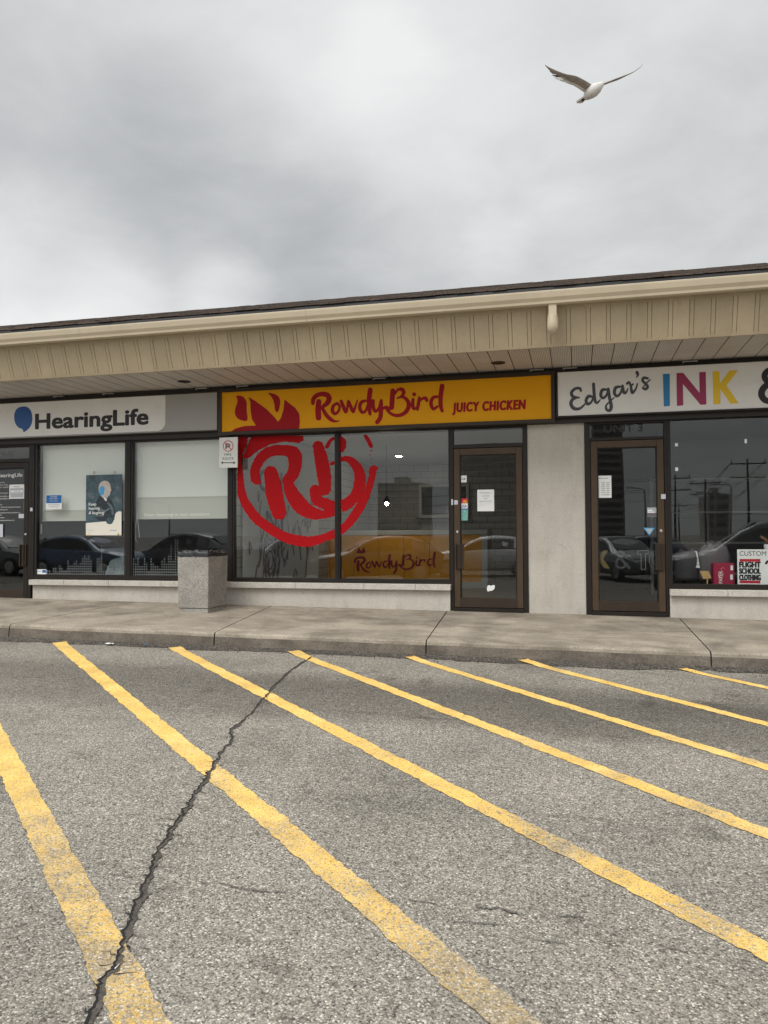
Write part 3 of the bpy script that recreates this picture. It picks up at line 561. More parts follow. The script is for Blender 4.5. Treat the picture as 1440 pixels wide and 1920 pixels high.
# ------------------------------------------------------------------ sidewalk: slabs parted by grooves, kerb edge rounded
def sidewalk():
    m = MB(); joints = [(-14, -14), (-9.6, -9.7), (-6.20, -6.50), (-4.09, -3.86), (-1.64, -1.50), (1.20, 1.215), (3.6, 3.6), (6.2, 6.2), (14, 14)]
    prof = [(10.05, 0), (9.0, 0), (8.2, 0), (KY+0.045, 0), (KY+0.022, -0.004), (KY+0.006, -0.018), (KY, -0.045)]
    for (b0, f0), (b1, f1) in zip(joints[:-1], joints[1:]):
        nx = max(2, int((b1-b0)/0.25)); rows = []; gap = 0.006; jt = rng.normal(size=(nx+1,))*0.003
        for i in range(nx+1):
            t = i/nx; col = []
            for y, dz in prof:
                k = (10.0-y)/(10.0-KY); xa = b0+(f0-b0)*k+gap; xb = b1+(f1-b1)*k-gap; x = xa+(xb-xa)*t
                e = jt[i] if y < KY+0.1 else 0; col.append((x, y+e, zw(x, y)+dz+e*0.6))
            rows.append(col)
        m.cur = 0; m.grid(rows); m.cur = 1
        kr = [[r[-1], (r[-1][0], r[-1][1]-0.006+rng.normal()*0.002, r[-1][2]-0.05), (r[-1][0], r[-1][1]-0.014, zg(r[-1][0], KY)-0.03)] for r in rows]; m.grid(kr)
        for r in (rows[0], rows[-1]):
            m.cur = 2; m.add([p for p in r]+[(p[0], p[1], p[2]-0.10) for p in r], [(i, i+1, len(r)+i+1, len(r)+i) for i in range(len(r)-1)])
            q = kr[0] if r is rows[0] else kr[-1]; m.add(q+[(p[0], p[1]+0.03, p[2]) for p in q], [(0, 1, 4, 3), (1, 2, 5, 4)])
    m.cur = 2; m.add([(-14, 10.05, zw(-14, 10)-0.02), (14, 10.05, zw(14, 10)-0.02), (14, KY+0.016, zw(14, KY)-0.025), (-14, KY+0.016, zw(-14, KY)-0.025), (-14, KY+0.016, zg(-14, KY)-.03), (14, KY+0.016, zg(14, KY)-.03)], [(0, 1, 2, 3), (3, 2, 5, 4)])
    o = m.build('sidewalk', ['concrete', 'kerb_face', 'crack_black'], smooth=False); tag(o, 'stained concrete sidewalk with grooves and a raised kerb', 'sidewalk', kind='structure')
sidewalk()
# ------------------------------------------------------------------ the plaza building
B = thing('plaza_building', 'low strip plaza with beige metal fascia, stucco walls and bronze shopfronts', 'building', (-2.5, 10, 0.65))
XL, XR = -12.0, 7.0
YG = 10.03                                         # glass plane
def part(name, m_, fn, parent=None, **kw): mb = MB(); fn(mb); return mb.build(name, m_, B if parent is None else parent, **kw)
def pier(m): m.box(-0.592, 0.115, 10.0, 10.5, 0.3, 3.10)
part('wall_pier', 'stucco', pier)
T_ = crop_tf(1000, 660, 3.2727, 9.999)
m = MB(); sdf_shape(m, strokes=[[(158,1178,1.2),(176,1186,1.6),(190,1200,1.4),(208,1212,1.0)], [(190,1200,1.0),(200,1196,0.8)]], cell=1.0, tf=T_); m.build('wall_crack', 'interior_grey', B)
def knee(x0, x1): part('knee_wall', 'stucco', lambda m: m.box(x0, x1, 9.965, 10.14, 0.3, 0.94))
def sill(x0, x1, zt, cuts):
    m = MB(); xs_ = [x0]+cuts+[x1]
    for a, b in zip(xs_[:-1], xs_[1:]): m.box(a+0.0015, b-0.0015, 9.90, 10.02, zt-0.078, zt)
    m.build('window_sill', 'sill_stone', B, bevel=0.006)
knee(-7.93, -1.60); knee(1.105, XR); knee(XL, -9.1)
sill(-7.955, -4.70, 1.019, [-7.35, -6.6, -5.75]); sill(-4.698, -1.585, 1.016, [-3.72, -2.75, -2.05]); sill(1.10, XR, 0.988, [1.75, 3.0, 4.3]); sill(XL, -9.08, 1.02, [])
part('sign_band', 'sign_band', lambda m: (m.box(XL, XR, 9.94, 10.35, 3.065, 3.80)))
# frames -------------------------------------------------------------
FB, FF = 10.10, 9.985                              # frame back and front
def window(x0, x1, z0, z1, lw, rw, tw, bw, label=None):
    """bronze frame round an opening, glass set behind its front edge; lw.. are the widths of the four members"""
    m = MB()
    m.cur = 0
    m.box(x0, x0+lw*0.55, FF, FB, z0, z1); m.box(x1-rw*0.55, x1, FF, FB, z0, z1)
    m.box(x0+lw*0.55, x1-rw*0.55, FF+0.004, FB, z1-tw, z1); m.box(x0+lw*0.55, x1-rw*0.55, FF+0.004, FB, z0, z0+bw)
    m.cur = 1
    m.box(x0+lw*0.55, x0+lw, FF+0.012, FB-0.004, z0+bw, z1-tw); m.box(x1-rw, x1-rw*0.55, FF+0.012, FB-0.004, z0+bw, z1-tw)
    m.box(x0+lw, x1-rw, FF+0.02, FB-0.006, z0+bw, z0+bw+0.014)
    o = m.build('window', ['bronze_dark', 'bronze_black'], B, bevel=0.002, seg=1)
    if label: o['label'] = label
    part('pane', 'window_glass', lambda g_: g_.box(x0+lw-0.004, x1-rw+0.004, YG, YG+0.006, z0+bw-0.004, z1-tw+0.004), o)
    return o
window(-7.985, -6.338, 1.02, 3.075, 0.085, 0.07, 0.03, 0.062)
window(-6.338, -4.722, 1.02, 3.075, 0.055, 0.05, 0.035, 0.062)
window(-4.722, -3.155, 1.017, 3.075, 0.05, 0.03, 0.02, 0.045)
window(-3.155, -1.597, 1.017, 3.075, 0.04, 0.02, 0.02, 0.045)
window(1.092, 4.2, 0.990, 3.078, 0.05, 0.05, 0.016, 0.045)
window(4.2, XR-0.05, 0.990, 3.078, 0.05, 0.05, 0.016, 0.045)
window(XL+0.05, -9.08, 1.02, 3.075, 0.06, 0.06, 0.03, 0.062)
def door(x0, x1, jl, jr, zb, zt, ztr, zh, m_leaf, handle, label, flip=False):
    """jambs and transom light, then the leaf: x0-x1 outer width, jl/jr jamb widths, zb threshold, zt leaf top, zh-ztr transom glass"""
    f = MB(); f.box(x0, x0+jl, FF, FB, zb-0.15, 3.075); f.box(x1-jr, x1, FF, FB, zb-0.15, 3.075); f.box(x0+jl, x1-jr, FF+0.003, FB, zt, zh); f.box(x0+jl, x1-jr, FF+0.003, FB, ztr, 3.075)
    f.box(x0+jl, x1-jr, FF-0.03, FB, zb-0.1, zb+0.012)
    fr = f.build('door_frame', 'bronze_dark', B, bevel=0.002, seg=1)
    part('transom_pane', 'door_glass', lambda g_: g_.box(x0+jl-0.003, x1-jr+0.003, YG, YG+0.006, zh-0.003, ztr+0.003), fr)
    a, b, z0, z1 = x0+jl+0.006, x1-jr-0.006, zb+0.018, zt-0.006; sw = 0.078; tr = 0.085; br = 0.125
    L = MB(); yl, yb = FF+0.004, FB-0.03
    L.box(a, a+sw, yl, yb, z0, z1); L.box(b-sw, b, yl, yb, z0, z1); L.box(a+sw, b-sw, yl+0.002, yb, z1-tr, z1); L.cur = 1; L.box(a+sw, b-sw, yl+0.002, yb, z0, z0+br)
    L.cur = 2; L.box(a+sw, a+sw+0.012, yl+0.012, yb-0.01, z0+br, z1-tr); L.box(b-sw-0.012, b-sw, yl+0.012, yb-0.01, z0+br, z1-tr); L.box(a+sw+.012, b-sw-.012, yl+0.014, yb-0.012, z1-tr-0.012, z1-tr)
    d = L.build('door', [m_leaf, 'bronze_mid', 'bronze_black'], B, bevel=0.003, seg=1); d['label'] = label
    part('pane', 'door_glass', lambda g_: g_.box(a+sw-0.003, b-sw+0.003, YG+0.004, YG+0.010, z0+br-0.003, z1-tr+0.003), d)
    hx = a+sw*0.5+0.028 if handle == 'L' else b-sw*0.5-0.028
    def hd(g_):
        g_.box(hx-0.05, hx+0.05, yl-0.022, yl-0.002, 1.215, 1.545); g_.box(hx-0.05, hx-0.034, yl-0.05, yl-0.022, 1.215, 1.545); g_.box(hx+0.012, hx+0.022, yl-0.04, yl-0.022, 1.215, 1.545)
    part('handle', 'bronze_mid', hd, d, bevel=0.003)
    lx = a+sw*0.55 if handle == 'L' else b-sw*0.55
    def cyl(g_):
        n = 16; ring = [[(lx+r*math.cos(2*math.pi*k/n), y, 1.70+r*math.sin(2*math.pi*k/n)) for k in range(n)] for r, y in ((0.017, yl), (0.017, yl-0.006), (0.012, yl-0.009), (0.006, yl-0.009), (0.005, yl-0.006), (0.0005, yl-0.006))]
        g_.grid([r+[r[0]] for r in ring])
    part('lock', 'steel', cyl, d, smooth=True)
    return d
door(-9.08, -7.985, 0.06, 0.05, 0.715, 2.80, 3.035, 2.85, 'bronze_dark', 'R', 'dark bronze glass door at the left edge covered in white lettering')
door(-1.597, -0.592, 0.045, 0.062, 0.700, 2.795, 3.045, 2.843, 'bronze_light', 'L', 'brown glass door with card stickers beside the amber shop window')
door(0.115, 1.092, 0.07, 0.028, 0.688, 2.835, 3.038, 2.868, 'bronze_light', 'R', 'brown glass door right of the stucco pier')
# soffit, fascia, gutter, roof ---------------------------------------
SZ = 3.772
def soffit(m):
    pw = 0.236; x = XL-0.3; k = 0
    while x < XR:
        m.cur = 0; m.add([(x+0.006, 8.78, SZ), (x+0.006, 9.96, SZ), (x+pw-0.006, 9.96, SZ), (x+pw-0.006, 8.78, SZ)], [(0, 1, 2, 3)])
        m.cur = 1; m.add([(x+0.006, 8.78, SZ), (x+0.006, 9.96, SZ), (x, 9.96, SZ+0.012), (x, 8.78, SZ+0.012)], [(0, 1, 2, 3)])
        m.add([(x-0.006, 8.78, SZ), (x-0.006, 9.96, SZ), (x, 9.96, SZ+0.012), (x, 8.78, SZ+0.012)], [(3, 2, 1, 0)])
        x += pw
part('soffit', ['soffit_metal', 'soffit_seam'], soffit)
def fascia(m):
    def fp(z, o=0.0): return 8.77-(z-SZ)*0.36-o     # the fascia leans out toward its top
    per = 0.2135; x = XL-0.25; z0, z1 = SZ+0.012, 4.150; cols = []
    while x < XR:
        for dx, o in ((0.0, 0.0), (0.004, -0.009), (0.008, 0.003), (0.044, 0.003), (0.048, -0.009), (0.052, 0.0)): cols.append((x+dx, o))
        x += per
    m.grid([[(x_, fp(z, o), z) for x_, o in cols] for z in (z0, z1)][::-1])
    m.prism([(8.764, SZ-0.012), (8.79, SZ-0.012), (8.79, SZ+0.016), (8.752, SZ+0.016)], 'x', XL-0.25, XR)     # bottom trim
    m.prism([(fp(4.15)-0.006, 4.146), (fp(4.15)+0.02, 4.146), (fp(4.30)+0.02, 4.30), (fp(4.30)-0.006, 4.30)], 'x', XL-0.25, XR)    # flat strip under the gutter
part('fascia', 'fascia_metal', fascia)
def gutter(m):
    zt = 4.316; o = [(8.562, zt), (8.562, zt-0.148), (8.520, zt-0.150), (8.500, zt-0.138), (8.497, zt-0.112), (8.478, zt-0.075), (8.470, zt-0.02), (8.470, zt-0.004), (8.474, zt), (8.490, zt), (8.490, zt-0.006), (8.478, zt-0.008), (8.486, zt-0.072), (8.506, zt-0.110), (8.508, zt-0.134), (8.522, zt-0.143), (8.556, zt-0.141), (8.556, zt)]
    xs_ = [XL-0.3, -6.1, -3.05, -0.235, 2.8, XR]
    for a, b in zip(xs_[:-1], xs_[1:]): m.prism(o, 'x', a, b-0.0025)
part('gutter', 'gutter_metal', gutter)
def roof(m):
    y0, z0, s = 8.56, 4.398, 0.3385; ridge = 11.8; k = 0; y = y0; dy = 0.145
    while y < ridge:                                  # overlapping courses with a butt edge each
        x = XL-0.4
        e0 = z0+(y-y0)*s
        while x < XR+0.1:
            w = random.choice((0.16, 0.24, 0.31, 0.20)); t = random.uniform(0.005, 0.014); j = random.uniform(-0.018, 0.010) if k else random.uniform(-0.006, 0.006)
            ya, yb = y+j, y+dy+0.03; za, zb = z0+(ya-y0)*s+t, z0+(yb-y0)*s+0.002
            m.add([(x, ya, za), (x+w, ya, za), (x+w, yb, zb), (x, yb, zb), (x, ya, za-0.018), (x+w, ya, za-0.018)], [(0, 1, 2, 3), (4, 5, 1, 0)]); x += w
        y += dy; k += 1
    zr = z0+(ridge-y0)*s
    m.add([(XL-0.4, ridge, zr), (XR, ridge, zr), (XR, 24, zr-3.2), (XL-0.4, 24, zr-3.2)], [(0, 1, 2, 3)])
RF = part('roof', 'shingle', roof)
part('drip_edge_shade', 'bronze_black', lambda m: m.prism([(8.563, 4.292), (8.63, 4.292), (8.63, 4.392), (8.575, 4.384)], 'x', XL-0.3, XR), RF)  # black strip: the shadow gap between gutter and shingles put into its colour
# gutter outlet and elbow
def elbow():
    m = MB(); x = -0.219
    m.box(x-0.043, x+0.043, 8.515, 8.585, 4.045, 4.19)
    rows = []
    for i in range(9):                                # round sleeve swelling below the square outlet, then turned back into the wall
        a = i/8; z = 4.065-0.215*a; yc = 8.552+0.05*max(0, a-0.6); r = 0.052+0.009*math.sin(a*math.pi*0.9); 
        if a > 0.75: r *= 1.0-((a-0.75)/0.25)**2*0.72
        rows.append([(x+r*math.cos(2*math.pi*k/16), yc+r*0.85*math.sin(2*math.pi*k/16), z) for k in range(17)])
    m.grid(rows); n = len(m.v); m.add(rows[-1][:16], [tuple(range(16))])
    o = m.build('downspout', 'gutter_metal', B, smooth=False, bevel=0.004)
    for p_ in o.data.polygons: p_.use_smooth = p_.index > 5
elbow()
for px, py in ((345, 715), (934, 680)):
    p = at(px, py, 9.35); r = ray(px, py); t = (SZ-CAM_H)/r[2]; cx, cy = r[0]*t, r[1]*t
    m = MB(); m.lathe((cx, cy, SZ-0.006), [(0.088, 0.005), (0.088, 0.0), (0.066, 0.0), (0.062, 0.02)], 24); o = m.build('recessed_light', 'bronze_black', B, smooth=False)
for px, py in ((110, 747), (203, 742), (378, 734), (455, 730), (712, 716), (1007, 697), (1069, 691), (1294, 677)):
    x, z = ax(px, py, 9.90); m = MB(); m.box(x-0.085, x+0.085, 9.885, 9.935, 3.745, 3.757); m.box(x-0.09, x-0.07, 9.88, 9.935, 3.735, 3.745); m.build('sign_lamp_clip', 'steel', B)
# inside of the shops (plain shells seen through the glass) ----------
def shell(m, x0, x1, y1, zf, zc):
    m.cur = 0; m.add([(x0, y1, zf), (x1, y1, zf), (x1, y1, zc), (x0, y1, zc)], [(0, 1, 2, 3)])
    m.add([(x0, 10.11, zf), (x0, y1, zf), (x0, y1, zc), (x0, 10.11, zc)], [(0, 1, 2, 3)]); m.add([(x1, 10.11, zf), (x1, y1, zf), (x1, y1, zc), (x1, 10.11, zc)], [(0, 1, 2, 3)])
    m.cur = 1; m.add([(x0, 10.06, zf), (x1, 10.06, zf), (x1, y1, zf), (x0, y1, zf)], [(0, 1, 2, 3)])
    m.cur = 2; m.add([(x0, 10.11, zc), (x1, 10.11, zc), (x1, y1, zc), (x0, y1, zc)], [(0, 1, 2, 3)])
part('interior_wall', ['interior_dark', 'floor_vinyl', 'ceiling_tile'], lambda m: shell(m, XL+0.02, -4.80, 15.5, 0.66, 3.32))
part('interior_wall', ['wall_tile', 'floor_vinyl', 'ceiling_tile'], lambda m: shell(m, -4.72, -0.42, 17.6, 0.66, 3.32))
part('interior_wall', ['interior_dark', 'floor_vinyl', 'interior_dark'], lambda m: shell(m, -0.10, XR, 14.5, 0.65, 3.32))
part('party_wall', 'interior_white', lambda m: m.box(-4.797, -4.723, 10.11, 17.6, 0.5, 3.6))
part('party_wall', 'interior_white', lambda m: m.box(-0.417, -0.103, 10.5, 17.6, 0.5, 3.6))
part('end_wall', 'stucco', lambda m: m.box(XL-0.25, XL, 9.99, 24, 0.2, 4.3))
part('end_wall', 'stucco', lambda m: m.box(XR, XR+0.25, 9.99, 24, 0.2, 4.3))
# ------------------------------------------------------------------ signs
SY = 9.885
def sign_frame(m, x0, x1, z0, z1, w, y0, y1):
    m.box(x0, x1, y0, y1, z1-w, z1); m.box(x0, x1, y0, y1, z0, z0+w); m.box(x0, x0+w, y0, y1, z0+w, z1-w); m.box(x1-w, x1, y0, y1, z0+w, z1-w)
def sign_a():
    x0, x1, z0, z1 = -9.6, -4.865, 3.135, 3.70
    t = thing('shop_sign', 'grey fascia sign with black lettering and a blue speech balloon', 'sign', ((x0+x1)/2, 9.9, z0))
    f = MB(); sign_frame(f, x0, x1, z0, z1, 0.016, SY-0.004, 9.94); f.build('frame', 'bronze_mid', t)
    f = MB(); f.box(x0+0.016, x1-0.016, SY+0.006, 9.935, z0+0.016, z1-0.016); f.build('panel', 'sign_grey', t)
    xa = -8.60; xb = ax(310, 775, SY)[0]; zb = ax(150, 814, SY)[1]; r = 0.13
    pl = [(xa, z1-0.018), (xb, z1-0.018)]+[(xb-r+r*math.cos(a), zb+r+r*math.sin(a)) for a in np.linspace(0, -math.pi/2, 9)]+[(xa+r+r*math.cos(a), zb+r+r*math.sin(a)) for a in np.linspace(-math.pi/2, -math.pi, 9)]
    f = MB(); f.prism(pl[::-1], 'y', SY+0.001, SY+0.0055); f.build('white_panel', 'sign_white', t)
    m = MB(); x, z = ax(67, 804, SY); text_mesh(m, 'HearingLife', x, z, SY-0.001, 0.232, ax(277, 797, SY)[0]-x, bold=0.055); m.build('lettering', 'ink', t)
    m = MB(); s = 3.43; sdf_shape(m, polys=[chaikin([(148, 212), (175, 215), (198, 235), (209, 275), (207, 315), (192, 350), (165, 372), (149, 381), (147, 357), (120, 352), (98, 325), (89, 285), (95, 245), (115, 220)], 2)], cell=3, tf=crop_tf(0, 700, s, SY-0.001)); m.build('logo', 'logo_blue', t)
sign_a()
ROWDY = [[(85,288,18),(90,250,21),(120,215,22),(170,200,22),(220,208,25),(243,242,25),(225,285,24),(185,318,18)], [(142,272,25),(136,350,28),(140,428,27)], [(175,330,15),(212,398,19),(258,444,19),(300,463,11),(342,458,4)],
  [(322,288,13),(284,312,16),(274,360,18),(296,390,15),(330,368,13),(343,322,12),(322,288,13)], [(358,268,15),(375,310,18),(403,372,16),(418,330,12),(428,268,12),(450,320,17),(474,370,15),(495,320,11),(515,258,6)],
  [(590,265,14),(552,280,16),(537,330,17),(560,376,15),(595,360,12),(615,300,10)], [(638,160,23),(628,250,23),(630,340,20),(637,393,15)], [(666,265,17),(667,320,18),(686,366,15),(720,340,13),(738,270,10)], [(745,262,15),(742,360,21),(734,430,21),(706,470,21)],
  [(748,352,9),(790,325,14),(822,345,16)], [(856,167,23),(850,250,24),(845,330,23)], [(880,195,9),(905,158,12),(945,155,19),(962,188,17),(940,220,12),(905,240,8)], [(900,240,8),(950,226,14),(995,260,18),(1010,310,21),(985,368,20),(930,403,18),(870,403,16),(820,375,14),(790,335,12)],
  [(1062,202,19)], [(1052,250,14),(1048,310,18),(1062,343,14),(1090,325,9)], [(1112,235,14),(1102,300,17),(1094,350,12)], [(1108,280,8),(1140,245,12),(1172,240,17),(1184,262,15)], [(1285,225,13),(1242,237,16),(1224,290,18),(1246,343,15),(1285,320,12)], [(1332,122,23),(1318,220,22),(1318,310,20),(1333,363,15)]]
def sign_b():
    x0, x1, z0, z1 = -4.855, -0.235, 3.070, 3.722
    t = thing('shop_sign', 'amber sign with red script lettering and red flames', 'sign', ((x0+x1)/2, 9.9, z0))
    f = MB(); sign_frame(f, x0, x1, z0, z1, 0.048, SY-0.022, 9.94); f.build('frame', 'bronze_mid', t, bevel=0.004)
    f = MB(); f.box(x0+0.048, x1-0.048, SY, 9.935, z0+0.048, z1-0.048); f.build('panel', 'sign_amber', t)
    m = MB(); sdf_shape(m, strokes=ROWDY, cell=4, tf=crop_tf(570, 700, 5.143, SY-0.0025)); m.build('lettering', 'sign_red', t)
    m = MB(); xa, za = ax(849, 773, SY); xb = ax(985, 765, SY)[0]; text_mesh(m, 'JUICY CHICKEN', xa, za+0.004, SY-0.0025, 0.122, xb-xa, bold=0.068, shear=0.10, space=1.16); m.build('lettering', 'sign_red', t)
    fl = [[(62,275),(110,275),(150,295),(175,340),(172,420),(185,510),(170,532),(120,525),(75,500),(52,455),(60,400),(80,350),(82,310)],
          [(380,245),(440,255),(490,280),(510,320),(505,380),(490,435),(470,445),(455,420),(450,350),(430,300),(400,265)],
          [(190,288),(260,330),(370,410),(450,490),(487,537),(515,500),(540,420),(552,313),(590,345),(660,400),(700,460),(706,540),(697,606),(560,616),(400,622),(200,630),(10,640),(60,605),(150,580),(265,575),(225,510),(212,420),(210,340)]]
    m = MB(); sdf_shape(m, polys=[chaikin(fl[0], 1), chaikin(fl[1], 1), fl[2]], cell=5, tf=crop_tf(430, 690, 5.333, SY-0.0025)); m.build('flame_logo', 'sign_red', t)
sign_b()
EDGAR = [[(177,228,5),(170,210,7),(140,211,7),(114,236,8),(120,262,8),(148,271,6),(166,271,4)], [(150,271,6),(120,285,8),(110,315,9),(130,345,9),(170,345,7),(208,312,4)], [(255,268,6),(230,262,8),(212,290,8),(222,315,8),(246,303,6),(262,270,5)], [(262,180,8),(266,240,8),(272,290,8),(286,308,6),(308,285,3)],
  [(350,218,6),(322,220,8),(311,255,8),(326,275,7),(350,255,6),(362,215,5)], [(362,213,7),(370,270,8),(382,330,9),(372,358,8),(350,352,7),(348,325,5),(370,300,4),(402,272,3)], [(440,198,6),(412,205,8),(403,240,8),(420,262,7),(445,240,6),(458,195,5)], [(458,193,7),(466,235,8),(480,238,6),(496,210,3)],
  [(488,178,6),(502,168,6),(514,195,6),(520,230,8),(528,238,7),(548,212,5),(558,178,4)], [(514,195,4),(528,182,5)], [(556,103,9),(562,118,6),(552,135,3)], [(628,142,6),(602,138,7),(594,158,7),(616,180,7),(628,200,7),(612,215,7),(594,207,5)], [(594,207,3),(622,172,4),(646,150,3)]]
def sign_c():
    x0, x1, z0, z1 = -0.225, 6.9, 3.125, 3.725
    t = thing('shop_sign', 'white sign with black script and blue, magenta and yellow letters', 'sign', ((x0+x1)/2, 9.9, z0))
    f = MB(); sign_frame(f, x0, x1, z0, z1, 0.024, SY-0.012, 9.94); f.build('frame', 'bronze_dark', t, bevel=0.003)
    f = MB(); f.box(x0+0.024, x1-0.024, SY, 9.935, z0+0.024, z1-0.024); f.build('panel', 'sign_white', t)
    tf = crop_tf(1040, 670, 3.6, SY-0.002)
    m = MB(); sdf_shape(m, strokes=[[(p[0], p[1], p[2]*1.32) for p in st] for st in EDGAR], cell=3, tf=tf); m.build('script_lettering', 'ink_soft', t)
    for pl, mm in (([(730,112),(777,110),(778,328),(737,332)], 'letter_blue'), ([(822,106),(868,105),(978,240),(976,100),(1020,98),(1024,318),(985,321),(866,180),(868,324),(825,328)], 'letter_magenta'), ([(1067,95),(1112,94),(1115,175),(1180,90),(1238,87),(1160,190),(1242,310),(1188,313),(1118,215),(1118,315),(1072,317)], 'letter_yellow')):
        m = MB(); m.add([tf(*p) for p in pl], [tuple(range(len(pl)))[::-1]]); m.build('letter', mm, t)
    m = MB(); sdf_shape(m, strokes=[[(1570,312,20),(1480,210,21),(1422,145,21),(1424,105,20),(1460,84,19),(1492,108,19),(1470,160,20),(1412,205,22),(1396,250,23),(1420,288,21),(1470,295,19),(1520,255,17),(1545,210,13)]], cell=4, tf=tf); m.build('letter', 'ink', t)
    m = MB(); text_mesh(m, 'TONER', 3.3, 3.262, SY-0.002, 0.36, 1.9, bold=0.03); m.build('lettering', 'ink', t)
sign_c()
def fire_sign():
    Y = 9.862; xa, xb, zb, zt = -4.905, -4.655, ax(428, 877, Y)[1], ax(428, 820, Y)[1]
    xa, xb = ax(411, 850, Y)[0], ax(445.5, 850, Y)[0]
    t = thing('fire_route_sign', 'white no parking fire route plate between two shop windows', 'sign', ((xa+xb)/2, Y, zb))
    m = MB(); m.box(xa, xb, Y, Y+0.004, zb, zt); m.build('plate', 'plate_white', t, bevel=0.0015, seg=1)
    m = MB(); m.box((xa+xb)/2-0.03, (xa+xb)/2+0.03, Y+0.005, 9.98, (zb+zt)/2-0.05, (zb+zt)/2+0.1); m.build('bracket', 'bronze_dark', t)
    s = 6.857; tf = crop_tf(410, 820, s, Y-0.001); tf2 = crop_tf(410, 820, s, Y-0.0018)
    m = MB(); sdf_shape(m, strokes=[[(95,80,7),(95,145,7)], [(95,85,6),(130,88,7),(140,105,7),(128,122,7),(97,122,6)]], cell=3, tf=tf); m.build('parking_letter', 'ink', t); m = MB(); sdf_shape(m, strokes=[[(40,327,5),(200,327,5)]], polys=[[(28,327),(55,308),(55,346)], [(216,327),(190,308),(190,346)]], cell=3, tf=tf); m.build('arrow', 'ink', t); m = MB()
    x1, z1 = ax(410+120/s, 820+235/s, Y); text_mesh(m, 'FIRE', x1, z1, Y-0.001, 0.035, 0.105, bold=0.012, align='C'); m.build('lettering', 'ink', t); m = MB(); x1, z1 = ax(410+122/s, 820+287/s, Y); text_mesh(m, 'ROUTE', x1, z1, Y-0.001, 0.035, 0.165, bold=0.012, align='C'); m.build('lettering', 'ink', t)
    m = MB(); n = 40; rows = [[tf2(122+r*math.cos(2*math.pi*k/n), 112+r*1.08*math.sin(2*math.pi*k/n)) for k in range(n+1)] for r in (58, 67)]; m.grid(rows); sdf_shape(m, strokes=[[(85,70,5),(160,155,5)]], cell=3, tf=crop_tf(410, 820, s, Y-0.0024)); m.build('prohibition_ring', 'print_red', t)
    for z in (zt-0.02, zb+0.02): m = MB(); m.box((xa+xb)/2-0.006, (xa+xb)/2+0.006, Y-0.004, Y, z-0.006, z+0.006); m.build('bolt', 'steel', t, bevel=0.003)
fire_sign()
# ------------------------------------------------------------------ vinyl and paper on the glass
GY = YG-0.004
RB = [[(272,512,24),(243,488,42),(240,400,44),(300,282,46),(400,226,50),(520,220,50),(600,255,66),(612,350,62),(590,440,56),(545,500,52)], [(384,424,60),(402,520,74),(425,660,78),(462,800,66)], [(545,520,45),(585,625,64),(672,742,74),(780,800,62),(900,798,55),(1000,765,50)],
  [(826,182,50),(855,300,62),(880,450,65),(892,585,52)], [(800,592,52),(830,680,66),(930,738,56),(1060,735,55),(1160,660,50),(1208,560,54),(1212,440,50),(1168,350,42),(1090,298,27),(1000,318,15),(952,345,17)], [(905,190,16),(950,122,17),(1010,106,20),(1058,132,27),(1056,190,27),(1044,228,12)],
  [(98,340,14),(98,400,24),(103,500,30),(116,620,38),(160,730,43),(262,862,46),(380,950,46),(500,1020,45),(640,1062,50),(760,1068,46),(880,1034,38),(990,990,40),(1064,945,38),(1140,862,40),(1220,740,42),(1288,600,32),(1325,480,30),(1338,395,34),(1362,388,20)],
  [(1262,78,12),(1290,120,20),(1316,178,19)], [(1320,222,8)], [(1312,262,8)], [(1322,300,6)], [(1326,332,5)]]
def window_decal():
    m = MB(); cuts = [[(722,690,3),(780,735,7),(872,776,8)], [(868,650,10),(925,668,3)]]
    pl = [[(200,84),(690,84),(690,128),(640,150),(500,140),(380,165),(260,225),(190,285),(120,300),(150,225)], [(82,84),(182,84),(140,200),(112,290),(112,345),(82,345)]]
    sdf_shape(m, strokes=RB, polys=pl, cut=cuts, cell=6, tf=crop_tf(430, 800, 4.9655, GY), rough=2.2, clip=(62, 1400, 76, 1190))
    # leave the mullion bare: vinyl sits on the two panes only
    keep = [f for f in m.f if not (-3.18 < sum(m.v[i][0] for i in f)/len(f) < -3.118)]; m.f = keep; m.m = [0]*len(keep)
    tag(m.build('window_decal', 'vinyl_red'), 'big red brush lettering in a broken ring stuck on the window', 'window decal')
window_decal()
def dots():
    z0 = 1.105; px = 0.0355
    def dot(m, x, z, r): n = 8; m.add([(x+r*math.cos(2*math.pi*k/n), GY, z+r*math.sin(2*math.pi*k/n)) for k in range(n)], [tuple(range(n))])
    for x0, x1, hs, lb in ((-7.76, -6.44, [1,2,2,1,3,3,1,4,3,2,2,6,4,4,5,6,4,5,7,8,7,8,6,1,1,7,7,12,2,2,4,3,4,2,5,3,4], 'rising pattern of small pale dots below the teal poster'), (-6.27, -4.82, [7,5,7,4,4,7,5,2,7,5,4,4,3,6,7,5,8,12,6,14,14,4,3,5,4,3,4,4,3,4,4,4], 'rising pattern of small pale dots beside the litter bin')):
        m = MB()
        for i in range(int((x1-x0)/px)):
            for j in range(hs[i % len(hs)]): dot(m, x0+i*px, z0+j*0.0375, 0.0100 if j < 3 else (0.0085 if j < 8 else 0.006))
        tag(m.build('dot_decal', 'dot_vinyl'), lb, 'window decal', 'dotted decals on the clinic windows')
dots()
